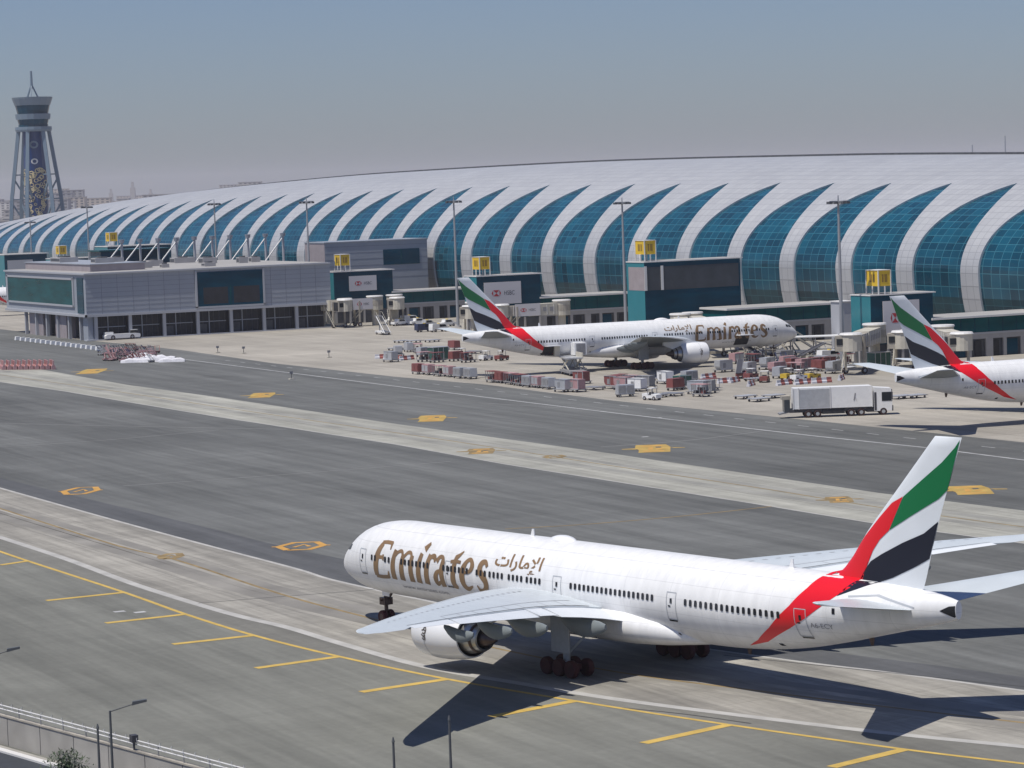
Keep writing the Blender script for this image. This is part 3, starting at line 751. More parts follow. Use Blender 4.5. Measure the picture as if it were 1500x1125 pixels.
def between(A, B, f, n=90):
    ya = sorted((p[1], p[0]) for p in A); yb = sorted((p[1], p[0]) for p in B); ys = np.linspace(max(ya[0][0], yb[0][0]), min(ya[-1][0], yb[-1][0]), n)
    xa = np.interp(ys, [q[0] for q in ya], [q[1] for q in ya]); xb = np.interp(ys, [q[0] for q in yb], [q[1] for q in yb])
    return [(xa[i] * (1 - f) + xb[i] * f, ys[i]) for i in range(n)]
for f, w_ in ((.40, 1.5), (.60, 1.7), (.52, .9)): line(wl, between(NU, NL, f), w_, .0145, 'rubber')
for f, w_ in ((.38, 1.6), (.62, 1.6)): line(wl, between(SU, SL, f), w_, .0125, 'rubber_mid')
for f in (.30, .70): line(wl, between(NU, NL, f), .07, .0155, 'faint_seam')
for f in (.3, .7): line(wl, between(SU, SL, f), .10, .0135, 'faint_seam')
nu, nl = between(NU, NL, 0, 60), between(NU, NL, 1, 60)
struct(wl, 'pavement_line', recalc=False)

def yellow_mark(u, v, W=8.0, L=15.0, m='mark', full=True):
    """painted route panel: a pointed oblong, long enough to be read from a cockpit"""
    mb = MB(); c = G(u, v)
    def T(a, b): return (c.x + a * Rv.x + b * Fh.x, c.y + a * Rv.y + b * Fh.y)
    def q(pts, z, mm): mb.poly([(*T(*p), z) for p in pts], mm)
    w, l = W / 2, L / 2
    if full:
        q([(-w * .8, -l), (w * .7, -l), (w * .78, -l * .3), (w * .85, l * .3), (w * .7, l), (-w * .75, l), (-w * .85, l * .3), (-w * .72, -l * .4)], .022, m)
        q([(-w * .55, -l * .8), (w * .45, -l * .8), (w * .45, -l * .6), (-w * .55, -l * .6)], .026, 'yellow_orange'); q([(-w * .5, l * .55), (w * .5, l * .55), (w * .5, l * .78), (-w * .5, l * .78)], .026, 'yellow_orange')
        q([(-w * .3, -l * .35), (-w * .05, -l * .35), (w * .02, l * .3), (-w * .2, l * .3)], .026, 'yellow_orange')
        q([(w * .12, -l * .3), (w * .42, -l * .3), (w * .42, -l * .05), (w * .12, -l * .05)], .026, 'yellow_orange'); q([(w * .14, l * .15), (w * .4, l * .15), (w * .4, l * .4), (w * .14, l * .4)], .026, 'asphalt_dark')
        q([(w, -.35), (w * 1.5, -.5), (w * 1.5, .1), (w * .8, .8)], .024, m); q([(-w * 1.5, -.1), (-w * .8, -.8), (-w * .8, .8), (-w * 1.5, .5)], .024, m)
    else:
        P = [T(-w * .5, -l), T(w * .45, -l), T(w, 0), T(w * .6, l), T(-w * .4, l), T(-w, 0), T(-w * .5, -l)]
        line(mb, P, .85, .022, m); line(mb, [T(-w * .3, -l * .3), T(w * .1, l * .4), T(w * .4, -l * .2)], .5, .024, m); line(mb, [T(-w * 1.3, 0), T(-w, 0)], .5, .025, m); line(mb, [T(w, 0), T(w * 1.3, 0)], .5, .025, m)
    struct(mb, 'taxi_marking', recalc=False)
for u, v, W, L in ((135, 544, 6, 16), (384, 579, 5.2, 12), (633, 613, 5.2, 12), (957, 657, 5.6, 11), (1422, 718, 5.4, 9)):
    yellow_mark(u, v, W, L)
yellow_mark(118, 719, 4.2, 8, 'yellow_orange', False); yellow_mark(441, 800, 4.6, 6, 'yellow_orange', False)
for u, v, W, L in ((705, 661, 4.5, 8), (812, 669, 2.5, 4), (1230, 732, 3.5, 6), (250, 815, 2, 4)):
    yellow_mark(u, v, W, L, 'yellow_worn', W > 3)

# ---------------------------------------------------------------- terminal
T0 = 331.0; WX = 56.0
KY = [(-8, 292), (0, 486), (4, 581), (8, 679), (13, 806), (20, 980), (30, 1226), (42, 1520)]
def band_y(k): return float(np.interp(k, [a for a, b in KY], [b for a, b in KY]))
HT = [(300, 33), (430, 35.8), (532, 37.7), (618, 39.4), (773, 40.8), (900, 40.3), (1003, 38.8), (1166, 34.4), (1287, 28.6), (1380, 23.0), (1460, 16.5), (1520, 9)]
def ridge(y): return interp(y, HT)[0]
FT = math.radians(50.5); F0 = math.radians(-20)
def shell(y, phi, off=0.0):
    h = ridge(y); z0 = min(15.0, h * .4)
    if phi < 0: return (T0 + WX - (WX + off) * math.cos(phi), y, max(z0 * (1 + math.sin(phi) / math.sin(-F0)), 0) )
    return (T0 + WX - (WX + off) * math.cos(phi), y, z0 + (h - z0 + off) * math.sin(phi))
def hw(phi, S, FT=FT):
    if phi >= FT: return 0.0
    if phi < 0: return .37 * S
    return .37 * S * (1 - (phi / FT) ** 3.0)
terminal = thing('terminal_building', 'long terminal with a curved pale ribbed roof and sickle-shaped blue-green glass bays', 'terminal building', (T0, 500, 0))
OFF = Vector((T0, 500, 0))
K0, K1 = -4, 41
phis = [F0 + (0 - F0) * i / 6 for i in range(6)] + [FT * i / 26 for i in range(26)] + [FT + (PI / 2 - FT) * i / 8 for i in range(8)] + [PI / 2 + (PI - PI / 2) * i / 8 for i in range(9)]
def arc(phi): return phi * 39
for k in range(K0, K1):
    c = MB(); yk = band_y(k); cm = (band_y(k - 1) + yk) / 2; cp = (yk + band_y(k + 1)) / 2; S0, S1 = yk - band_y(k - 1), band_y(k + 1) - yk
    pj = None; NS = 4
    for j, ph in enumerate(phis):
        ya, yb = cm + hw(ph, S0), cp - hw(ph, S1)
        row = [Vector(shell(ya + (yb - ya) * q / NS, ph, .45)) - OFF for q in range(NS + 1)]
        if pj:
            for q in range(NS):
                yq = lambda r, i: (r[i].y + 500)
                c.poly([pj[q], pj[q + 1], row[q + 1], row[q]], 'clad', [(yq(pj, q), arc(pph)), (yq(pj, q + 1), arc(pph)), (yq(row, q + 1), arc(ph)), (yq(row, q), arc(ph))])
            for e, yy, pyy in ((0, ya, pya), (NS, yb, pyb)):
                if ph <= FT + .01:
                    c.poly([pj[e], row[e], Vector(shell(yy, ph, -.15)) - OFF, Vector(shell(pyy, pph, -.15)) - OFF], 'skirt')
        pj, pph, pya, pyb = row, ph, ya, yb
    o = c.build('roof_rib', terminal, recalc=False)
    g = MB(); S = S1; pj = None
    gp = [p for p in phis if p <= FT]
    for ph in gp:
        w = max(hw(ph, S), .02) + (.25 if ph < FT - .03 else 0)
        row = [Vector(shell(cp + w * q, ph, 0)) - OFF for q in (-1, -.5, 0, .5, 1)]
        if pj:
            m = 'glass_low_shaded' if ph <= -.08 else 'glass'  # foot of each bay takes the glass with painted-in shade
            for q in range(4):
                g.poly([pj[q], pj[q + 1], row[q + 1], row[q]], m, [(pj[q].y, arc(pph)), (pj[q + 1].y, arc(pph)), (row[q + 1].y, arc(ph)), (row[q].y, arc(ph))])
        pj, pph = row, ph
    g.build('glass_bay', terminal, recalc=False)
r = MB(); pr = None
for y in np.linspace(band_y(K0) , band_y(K1), 60):
    h = ridge(y) + .35; p = [(WX - 1, y - 500, h), (WX - 1, y - 500, h + .55), (WX + 1, y - 500, h + .55), (WX + 1, y - 500, h)]
    if pr: r.rings([pr, p], 'shade2', cap=False)
    pr = p
r.build('ridge_walkway', terminal, recalc=False)

def sign_box(parent_xy, z, label, s=1.0):
    t = thing('gate_sign', label, 'sign', (parent_xy[0], parent_xy[1], z), 0, 'yellow gate sign boxes on the roofs')
    h, w, d, b = 2.9, 2.7, 4.2, 1.5
    p = MB(); p.box(0, w, 0, d, b, b + h, 'sign_yellow'); p.build('sign_panel', t)
    f = MB()
    for x in (0, w):
        for y in (0, d): f.box(x - .1, x + .1, y - .1, y + .1, 0, b + h + .12, 'roofwhite')
    f.box(-.09, w + .09, -.09, d + .09, b + h + .01, b + h + .12, 'roofwhite'); f.box(w * .45, w * .55, -.07, -.003, 0, b, 'roofwhite'); f.box(-.07, -.003, d * .45, d * .55, 0, b, 'roofwhite')
    f.build('sign_frame', t)
    for a, c in ((.28, .42), (.5, .72)):
        g2 = MB(); g2.box(w * a, w * c, -.03, -.005, b + h * .25, b + h * .75, 'sign_dark'); g2.build('sign_figure', t)
        g2 = MB(); g2.box(-.03, -.005, d * a, d * c, b + h * .25, b + h * .75, 'sign_dark'); g2.build('sign_figure', t)
    return t

def hex_logo(mb, x, y, z, w, h, ax='y'):
    """red and white hexagon of triangles, on a face towards -Y (ax y) at plane y"""
    cx, cz = x + w / 2, z + h / 2
    def P(a, b): return (a, y, b)
    mb.poly([P(x, z + h), P(x + w, z + h), P(cx, cz)], 'banner_red'); mb.poly([P(x, z), P(x + w, z), P(cx, cz)], 'banner_red')
    mb.poly([P(x, z), P(x, z + h), P(x - w * .25, cz)], 'banner_red'); mb.poly([P(x + w, z), P(x + w, z + h), P(x + w * 1.25, cz)], 'banner_red')
def text_y(mb, body, x0, x1, y, z0, z1, m):
    for t in fit_text(body, x0, x1, z0, z1): mb.poly([(p[0], y, p[1]) for p in t], m)
def banner(x0, x1, y, z0, z1, label):
    t = thing('banner', label, 'advertising banner', (x0, y, z0), 0, 'white advertising banners at the gates')
    w, h = x1 - x0, z1 - z0
    b = MB(); b.box(0, w, 0, .12, 0, h, 'banner'); b.build('banner_sheet', t)
    l = MB(); hex_logo(l, w * .24, -.02, h * .36, w * .17, h * .28); text_y(l, 'HSBC', w * .54, w * .82, -.02, h * .40, h * .60, 'ink'); l.build('banner_lettering', t, recalc=False)
    return t

def gate_node(name, label, x0, x1, y0, y1, ztop, split=None):
    t = thing('gate_building', label, 'gate building', (x0, y0, 0), 0, 'teal glass gate buildings in front of the terminal')
    w, d = x1 - x0, y1 - y0
    b = MB(); b.box(0, w, 0, d, 3.6, ztop - .22, 'teal_dark'); b.box(-.05, -.004, 0, d, 3.6, ztop - .24, 'teal');  # apron face in brighter teal, its sunlight painted in; other faces dark
    b.build('glass_block', t)
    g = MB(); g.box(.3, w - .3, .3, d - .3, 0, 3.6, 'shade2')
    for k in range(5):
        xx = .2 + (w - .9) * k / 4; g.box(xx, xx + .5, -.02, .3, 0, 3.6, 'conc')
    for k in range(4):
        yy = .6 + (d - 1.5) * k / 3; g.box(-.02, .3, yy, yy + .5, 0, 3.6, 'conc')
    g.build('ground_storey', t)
    r = MB(); r.box(-.15, w + .6, -.2, d + .2, ztop - .22, ztop, 'roofwhite'); r.box(.3, w, .3, d - .2, ztop, ztop + .02, 'roof'); r.build('roof_slab', t)
    if split:
        s = MB(); s.box(-.06, w * .98, -.08, -.003, split, ztop - 1.2, 'brown'); s.box(-.08, -.003, 0, d * .9, split, ztop - 1.2, 'panel_pk')
        for fx in (.0, .17): s.box(w * fx - .1, w * fx + .5, -.2, -.083, split, ztop - 1.0, 'roofwhite')
        s.build('upper_cladding', t)
    return t

def finger(label, x0, x1, y0, y1, z, lower=4.3):
    """low wing between a gate and the terminal"""
    t = thing('boarding_wing', label, 'boarding wing', (x0, y0, 0), 0, 'low glazed wings joining the gates to the terminal')
    w, d = x1 - x0, y1 - y0
    b = MB(); b.box(0, w, 0, d, lower, z - .45, 'teal_b'); b.box(-.02, w, -.12, -.003, lower + .0, lower + .35, 'panel_lt')
    n = int(w / 3)
    for k in range(n + 1): b.box(w * k / n - .06, w * k / n + .06, -.07, -.004, lower + .36, z - .5, 'teal_dark')
    b.build('glazed_storey', t)
    r = MB(); r.box(-.4, w, -.7, d + .2, z - .4, z, 'roofwhite'); r.box(0, w, 0, d - .2, z, z + .02, 'roof'); r.build('roof_slab', t)
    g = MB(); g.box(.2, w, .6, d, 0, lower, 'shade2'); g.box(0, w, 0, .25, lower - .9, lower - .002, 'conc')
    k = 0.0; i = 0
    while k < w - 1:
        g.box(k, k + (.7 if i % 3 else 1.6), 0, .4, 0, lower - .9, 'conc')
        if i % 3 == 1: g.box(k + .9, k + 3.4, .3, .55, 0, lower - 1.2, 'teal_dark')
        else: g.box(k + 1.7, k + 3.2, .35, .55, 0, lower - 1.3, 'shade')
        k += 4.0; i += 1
    g.build('ground_storey', t)
    return t

# gates nearest to the camera first
gate_node('g', 'teal glass gate building under a thin white roof slab, closest to the ribbed hall', 290, 303.7, 458.7, 465.5, 12.9)
sign_box((292.2, 459.3), 12.9, 'yellow gate sign box on the roof of the closest teal gate building')
banner(292.5, 300.5, 458.4, 5.2, 11.6, 'white banner with red hexagon partly hidden by the tail of the cropped airliner')
finger('low glazed wing with white roof edge running off behind the cropped airliner', 303.7, 345, 459, 470, 7.9)
gate_node('g', 'tall teal glass gate building with a brown upper storey, behind the parked airliner', 290, 313.5, 548, 556, 18.2, 12.0)
sign_box((291, 549.5), 18.2, 'yellow gate sign box on the tall brown and teal gate building')
finger('low glazed wing with white roof edge behind the nose of the parked airliner', 302.5, 340, 535, 546, 7.9)
gate_node('g', 'teal glass gate building with white banner beside the fin of the parked airliner', 289, 306, 632, 639, 14.0)
sign_box((290.2, 632.6), 14.0, 'yellow gate sign box above the banner beside the parked airliner fin')
banner(290.8, 300.6, 631.8, 7.0, 12.3, 'white banner with red hexagon just above the parked airliner fin')
finger('low glazed wing with white roof edge stretching between two gate buildings', 306, 340, 632.5, 643, 8.2)
gate_node('g', 'dark teal gate building squeezed between the grey pier block and the airliner fin', 287, 304, 719, 729, 14.0)
sign_box((289.5, 720), 14.0, 'yellow gate sign box beside the end of the long grey pier block')
banner(291.3, 299.2, 718.8, 8.6, 12.6, 'white banner with red hexagon beside the end of the grey pier block')
finger('low glazed wing with a white roof edge beside the dark teal gate building', 304, 340, 719.5, 730, 8.0)
# raised block between the fourth gate and the hall
t = thing('plant_block', 'grey box building with one dark window against the ribbed hall', 'building', (297, 750, 0))
b = MB(); b.box(0, 31, 0, 15, 0, 21, 'panel'); b.box(-.06, -.003, 0, 15, 9, 20.9, 'panel_pk')
for k in range(1, 7): b.box(0, 31, -.03, -.003, 9 + k * 1.8, 9 + k * 1.8 + .1, 'panel_line')
b.build('wall', t); b = MB(); b.box(17.5, 28.5, -.16, -.004, 14.3, 18.6, 'teal_dark'); b.box(22.8, 23, -.2, -.161, 14.3, 18.6, 'teal_b'); b.build('window', t)
b = MB(); b.box(-.2, 31.2, -.2, 15, 21.0, 21.3, 'panel'); b.build('roof_slab', t)
# gates far beyond
gate_node('g', 'small dark roofed gate building with a yellow sign behind the grey pier block', 290, 312, 927, 941, 19.6)
sign_box((291, 927.5), 19.7, 'yellow gate sign box above the roof masts of the pier block')
gate_node('g', 'low far gate building beyond the pier block roof', 290, 305, 986, 1000, 15.0)
sign_box((291, 986.5), 15.0, 'yellow gate sign box farthest away over the pier block roof')
gate_node('g', 'dark teal gate building with a pale board at the edge of the view', 286, 302, 1040, 1058, 16.2)
b = MB(); b.box(0, 9.5, 0, .15, 0, 4.2, 'panel_lt'); tag(b.build('notice_board'), 'pale board on the wall of the dark gate building at the edge of view', 'board', loc=(287, 1039.7, 9.8))

t = thing('stair_tower', 'slim pale stair tower between the parked airliner nose and the closest gate building', 'stair tower', (303, 490, 0))
b = MB(); b.box(0, 2.8, 0, 4, 0, 10.2, 'panel_lt'); b.box(-.2, 3, -.2, 4.2, 10.2, 10.4, 'roofwhite'); b.build('wall', t); b = MB(); b.box(.9, 1.9, -.06, -.003, 0, 2.3, 'shade2'); b.build('door', t)

# ---------------------------------------------------------------- grey pier block on the apron
px0, px1, py0, py1 = 214.0, 280.0, 704.0, 778.0
pier = thing('pier_building', 'long grey clad pier block raised on columns with large teal windows', 'building', (px0, py0, 0))
W, D = px1 - px0, py1 - py0
b = MB(); b.box(0, W, 0, D, 6.2, 16.6, 'panel')
for k in range(1, 9): b.box(-.03, W, -.035, -.003, 6.2 + k * 1.16, 6.2 + k * 1.16 + .07, 'panel_line')
for k in range(1, 16): b.box(W * k / 16 - .04, W * k / 16 + .04, -.036, -.002, 6.2, 16.6, 'panel_line')
b.box(-.5, .0 - .003, -.5, D, 6.0, 6.6, 'panel_lt'); b.box(-.5, W, -.5, -.04, 6.0, 6.6, 'panel_lt'); b.box(-.5, W, -.5, D, 16.6, 17.0, 'panel_lt')
b.build('wall', pier)
w = MB(); w.box(-.25, -.004, 10.6, 71, 8.8, 15.2, 'teal_b'); w.build('window', pier)
f = MB()
for z in (8.1, 15.0): f.box(-.35, -.005, 10, 71.7, z + .2, z + .7, 'panel_lt')
for y in (9.8, 71): f.box(-.35, -.004, y, y + .8, 8.3, 15.9, 'panel_lt')
f.build('window_frame', pier)
w = MB(); w.box(-.2, -.004, 1.8, 7.0, 6.9, 15.8, 'teal_dark'); w.build('window', pier)
w = MB(); w.box(29.4, 47.2, -.28, -.04, 7.2, 16.0, 'teal_dark'); w.box(38.2, 38.5, -.32, -.281, 7.4, 12.4, 'teal_b')
for x0_, x1_ in ((31, 37.6), (39.2, 46.2)): w.box(x0_, x1_, -.30, -.281, 7.8, 12.0, 'shade')
w.build('window', pier)
f = MB()
for x in (28.9, 47.2): f.box(x, x + .5, -.4, -.041, 6.9, 16.3, 'panel_lt')
f.box(28.9, 47.7, -.4, -.042, 6.7, 7.2, 'panel_lt'); f.build('window_frame', pier)
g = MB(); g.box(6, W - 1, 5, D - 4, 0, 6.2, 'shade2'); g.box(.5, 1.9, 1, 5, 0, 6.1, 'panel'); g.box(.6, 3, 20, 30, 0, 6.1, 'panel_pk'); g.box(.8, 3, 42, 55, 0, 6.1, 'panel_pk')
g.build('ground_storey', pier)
for k in range(7):
    c = MB(); x = 2.0 + k * 9.0; c.box(x, x + .8, 0, .8, 0, 6.2, 'panel_lt'); c.build('column', pier)
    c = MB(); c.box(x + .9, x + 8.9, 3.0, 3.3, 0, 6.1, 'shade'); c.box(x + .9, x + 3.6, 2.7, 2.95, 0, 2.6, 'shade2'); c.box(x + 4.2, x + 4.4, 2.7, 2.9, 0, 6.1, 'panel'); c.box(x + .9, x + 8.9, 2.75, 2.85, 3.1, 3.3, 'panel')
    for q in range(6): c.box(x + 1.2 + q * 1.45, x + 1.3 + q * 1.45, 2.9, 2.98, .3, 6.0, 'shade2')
    c.build('glazed_bay', pier)
for k in range(6):
    c = MB(); y = 6 + k * 10; c.box(0, .8, y, y + .8, 0, 6.2, 'panel_lt'); c.build('column', pier)
b = MB(); b.box(-.3, W, -.4, 2.0, 0, .25, 'panel_lt'); b.build('kerb_slab', pier)
b = MB(); b.box(5.2, 19.8, 12.3, D - 2, 17.0, 18.8, 'panel_pk'); b.box(5, 20, 12, D - 1.8, 18.8, 19.0, 'panel'); b.build('roof_plantroom', pier)
b = MB(); b.box(.5, W - .5, .5, D - .5, 17.0, 17.04, 'roof'); b.build('roof', pier)
for i, (x, y, sx, sy, sz) in enumerate(((9, 20, 5, 4, 1.3), (15, 24, 3, 3, 1.2), (21, 25, 5, 4, 1.6), (7, 45, 5, 9, 1.3), (30, 40, 4, 3, 1.6), (36, 12, 3, 3, 1.0), (46, 42, 4, 4, 1.6), (52, 30, 2.5, 2.5, 1.6), (57, 34, 2.5, 2.5, 1.4), (44, 60, 6, 4, 1.5), (27, 20, 2, 2, 1.0))):
    b = MB(); zb = 19.0 if x < 20 else 17.04
    b.box(0, sx, 0, sy, 0, sz, 'conc'); b.cyl((sx / 2, sy / 2, sz), (sx / 2, sy / 2, sz + .3), min(sx, sy) * .35, min(sx, sy) * .35, 'shade2', 12); b.box(-.02, -.001, .3, sy - .3, .3, sz - .3, 'shade2')
    tag(b.build('rooftop_unit'), 'grey air handling unit on the roof of the pier block', 'air handling unit', 'air handling units on the pier block roof', loc=(px0 + x, py0 + y, zb))
# glazed gallery with stayed roof masts on the pier block
g = thing('stayed_canopy', 'dark glazed roof gallery hung from slanting white stays behind the pier block', 'canopy', (245, 786, 0))
b = MB(); b.box(0, 20, 4, 14, 10, 20.6, 'teal_dark'); b.box(-.5, 20.5, 3.5, 14.5, 20.6, 21.0, 'teal_b'); b.box(0, 20, 4, 14, 0, 10, 'shade2'); b.box(20, 42, 6, 14, 0, 15, 'teal_dark'); b.build('glazed_gallery', g)
for k in range(10):
    x = 6 + k * 5.4
    m = MB(); m.cyl((x, 3, 0), (x, 3, 22.8), .42, .36, 'panel_lt', 10); m.cyl((x, 3, 22.8), (x, 3, 23.8), .7, .9, 'panel', 10)
    m.build('mast', g)
    m = MB(); m.beam((x, 3, 22.6), (x - 7.5, -2, 16), .28, 'roofwhite'); m.build('stay', g)
# ---------------------------------------------------------------- control tower
tx, ty = 431.5, 1500.0
M['tw_blue'] = mat('tower_blue', (.006, .035, .14), .3, noise=.2, nscale=.1)
M['tw_steel'] = mat('tower_steel', (.15, .205, .26), .5)
M['tw_gold'] = mat('tower_pattern', (.55, .46, .27), .6)
tw = thing('control_tower', 'tall control tower with blue shaft, slender outer legs and a needle mast', 'control tower', (tx, ty, 0), -YAW)
def octr(r, z, n=12, sx=1, sy=1): return [(r * sx * math.cos(2 * PI * (t + .5) / n), r * sy * math.sin(2 * PI * (t + .5) / n), z) for t in range(n)]
b = MB(); b.rings([octr(5.6, 0), octr(5.6, 78)], 'tw_blue'); shaft = b.build('shaft', tw)
p = MB(); random.seed(3)
for k in range(150):   # pattern of pale rings on the shaft, denser towards the foot
    z = 12 + 44 * (k / 150); a = random.uniform(-2.8, -.4); r0 = random.uniform(.7, 1.25) * (1.3 if z > 46 else 1); n = 9
    for t in range(n):
        th0, th1 = 2 * PI * t / n, 2 * PI * (t + 1) / n; q = []
        for th, rr in ((th0, r0), (th1, r0), (th1, r0 * .62), (th0, r0 * .62)):
            aa = a + rr * math.cos(th) / 5.6; q.append((5.75 * math.cos(aa), 5.75 * math.sin(aa), z + rr * math.sin(th) + .0))
        p.poly(q, 'tw_gold')
for z, r0 in ((70, 2.2), (60.5, 1.7)):
    for t in range(12):
        th0, th1 = 2 * PI * t / 12, 2 * PI * (t + 1) / 12; q = []
        for th, rr in ((th0, r0), (th1, r0), (th1, r0 * .55), (th0, r0 * .55)):
            aa = -1.45 + rr * math.cos(th) / 5.6; q.append((5.78 * math.cos(aa), 5.78 * math.sin(aa), z + rr * math.sin(th)))
        p.poly(q, 'tw_steel' if z > 65 else 'roofwhite')
p.build('shaft_pattern', shaft, recalc=False)
for k in range(6):
    a = 2 * PI * (k + .28) / 6; b = MB(); ca, sa = math.cos(a), math.sin(a)
    prev = None
    for z, r in ((0, 13.4), (22, 13.2), (40, 12.0), (58, 9.8), (78, 7.4)):
        q = (r * ca, r * sa, z)
        if prev: b.beam(prev, q, 1.7, 'tw_steel')
        prev = q
    leg = b.build('leg', tw)
    b = MB()
    for z0, z1, r in ((6, 20, 13.3), (24, 38, 12.6), (40, 52, 11.2)):
        b.beam((5.5 * ca, 5.5 * sa, z0), (r * ca, r * sa, z1), .8, 'tw_steel'); b.beam((5.5 * ca, 5.5 * sa, z1 + 1), (r * ca, r * sa, z1 + 1), .7, 'tw_steel')
    b.build('brace', leg)
b = MB(); b.rings([octr(8.6, 77.5, 16), octr(8.9, 78.6, 16), octr(8.9, 80.2, 16)], 'tw_steel'); b.rings([octr(7.2, 80.2, 16), octr(7.2, 81.5, 16)], 'teal_dark'); b.rings([octr(7.0, 81.5, 16), octr(7.6, 84.4, 16)], 'teal_dark')
b.rings([octr(8.3, 84.4, 16), octr(8.6, 87.5, 16)], 'tw_steel'); b.build('gallery', tw)
b = MB(); b.rings([octr(7.4, 87.5, 16), octr(8.4, 92.4, 16)], 'teal_dark'); b.build('cab_glazing', tw)
b = MB(); b.rings([octr(8.6, 92.4, 16), octr(9.7, 96.0, 16), octr(9.9, 97.0, 16)], 'tw_steel'); b.build('cab_roof', tw)
b = MB()
for k in range(3):
    a = 2 * PI * k / 3 + .5; b.beam((3 * math.cos(a), 3 * math.sin(a), 97), (.4 * math.cos(a), .4 * math.sin(a), 103.5), .6, 'tw_steel')
b.cyl((0, 0, 102), (0, 0, 112), .75, .5, 'tw_steel', 8); b.build('mast', tw)

tw.scale = (1.08, 1.08, .925)
# ---------------------------------------------------------------- far town
random.seed(21)
tones = [mat('town_wall_%d' % i, c, .8) for i, c in enumerate(((.42, .40, .37), (.34, .33, .33), (.55, .54, .52), (.26, .26, .28), (.46, .40, .34)))]
def town(ang, d, w, dep, h, m, label):
    x, y = d * math.sin(YAW + ang), d * math.cos(YAW + ang); b = MB()
    b.box(-w / 2, w / 2, -dep / 2, dep / 2, 0, h, m); b.box(-w / 2 - .6, w / 2 + .6, -dep / 2 - .6, dep / 2 + .6, h, h + 1, 'roof')
    n = max(2, int(w / 9)); fl = max(1, int(h / 4.5))
    for j in range(fl):
        for k in range(n): 
            x0 = -w / 2 + w * (k + .25) / n; b.box(x0, x0 + w * .5 / n, -dep / 2 - .2, -dep / 2 - .01, j * h / fl + 1.2, j * h / fl + 3.4, 'shade2')
    tag(b.build('town_house'), label, 'building', 'low buildings of the town on the horizon', loc=(x, y, 0), rotz=-YAW)
for i in range(130):
    a = math.atan((random.uniform(-30, 560) - 750) / 4250); near = i < 40
    if near: a = math.atan((random.uniform(-30, 130) - 750) / 4250)
    d = random.uniform(2000, 4800) if near else random.uniform(4500, 8800)
    w = random.uniform(18, 60) if near else random.uniform(25, 110); h = random.uniform(5, 12) if near else (random.uniform(20, 38) if random.random() < .88 else random.uniform(42, 60))
    town(a, d, w, random.uniform(15, 40), h, random.choice(tones), 'pale low building of the hazy town behind the control tower')
for u, d, h, r in ((206, 7200, 70, 6), (174, 7600, 56, 5), (232, 7600, 52, 5)):
    a = math.atan((u - 750) / 4250); b = MB(); b.box(-r, r, -r, r, 0, h * .8, tones[1]); b.box(-r * .5, r * .5, -r * .5, r * .5, h * .8, h, tones[1])
    tag(b.build('high_rise'), 'slender far tower rising from the hazy town', 'tower block', 'slender towers of the hazy town', loc=(d * math.sin(YAW + a), d * math.cos(YAW + a), 0), rotz=-YAW)
# big flat hangars by the control tower
for u, v, w, dep, h, m, lab in ((-30, 328, 60, 60, 9, 'roofwhite', 'long white flat hangar beside the foot of the control tower'), (10, 312, 120, 50, 7, 'panel_lt', 'pale flat shed behind the white hangar by the tower'), (110, 307, 90, 50, 6, 'conc', 'grey flat shed between the control tower and the terminal roof')):
    p = G(u, v); b = MB(); b.box(-w / 2, w / 2, -dep / 2, dep / 2, 0, h, m); b.box(-w / 2, w / 2, -dep / 2 - .1, -dep / 2 - .01, 1, h * .5, 'shade2')
    tag(b.build('hangar'), lab, 'hangar', loc=(p.x, p.y, 0), rotz=-YAW)
# thin far masts over the terminal ridge
for u, h, lab in ((1434, 51, 'low twin-topped mast rising beyond the terminal ridge'), (1482, 55, 'single slim mast rising beyond the terminal ridge')):
    a = math.atan((u - 750) / 4250); d = 1500; b = MB(); b.cyl((0, 0, 0), (0, 0, h - 4), .6, .3, 'panel', 8)
    tag(b.build('distant_mast'), lab, 'mast', loc=(d * math.sin(YAW + a), d * math.cos(YAW + a), 0))

# ---------------------------------------------------------------- high light masts
def make_mast():
    t = thing('flood_light_mast', '', 'light mast')
    p = MB(); p.cyl((0, 0, 0), (0, 0, 30.6), .42, .2, 'mast', 10); p.cyl((0, 0, 0), (0, 0, .5), .9, .8, 'conc', 10); p.build('pole', t)
    h = MB(); h.cyl((0, 0, 30), (0, 0, 30.35), 1.0, 1.0, 'mast', 12); h.beam((-1.9, 0, 30.5), (1.9, 0, 30.5), .16, 'mast'); h.beam((0, -1.9, 30.5), (0, 1.9, 30.5), .16, 'mast'); h.cyl((0, 0, 30.3), (0, 0, 31.6), .16, .1, 'mast', 8)
    head = h.build('head_frame', t)
    for k in range(8):
        a = 2 * PI * k / 8; l = MB(); c, s = math.cos(a) * 1.8, math.sin(a) * 1.8; l.box(c - .32, c + .32, s - .3, s + .3, 30.0, 30.45, 'shade2'); l.build('lamp', head)
    return t
MG = 'tall flood light masts along the stands'
for u, v, z, lab in ((1236, 287, 31.5, 'tall flood light mast standing between the parked airliner nose and a jet bridge'), (920, 293, 31.5, 'tall flood light mast in front of the tall brown and teal gate building'), (674, 297, 33, 'tall flood light mast touching the fin of the parked airliner'),
                     (459, 293, 34, 'tall flood light mast before the end of the grey pier block'), (324, 297, 33.9, 'tall flood light mast rising behind the pier block roof masts'), (138, 303, 33.9, 'tall flood light mast rising behind the pier plantroom'), (54, 325, 28.6, 'farthest thin flood light mast, under the control tower')):
    X = {1236: 285, 920: 318, 674: 300, 459: 281, 324: 300, 138: 300, 54: 300}[u]
    a = math.atan((u - 750) / 4250) + YAW; y = X / math.tan(a)
    o = place(make_mast, 'mast', (X, y, 0), 0, lab, MG); o.scale = (1, 1, z / 31.5)

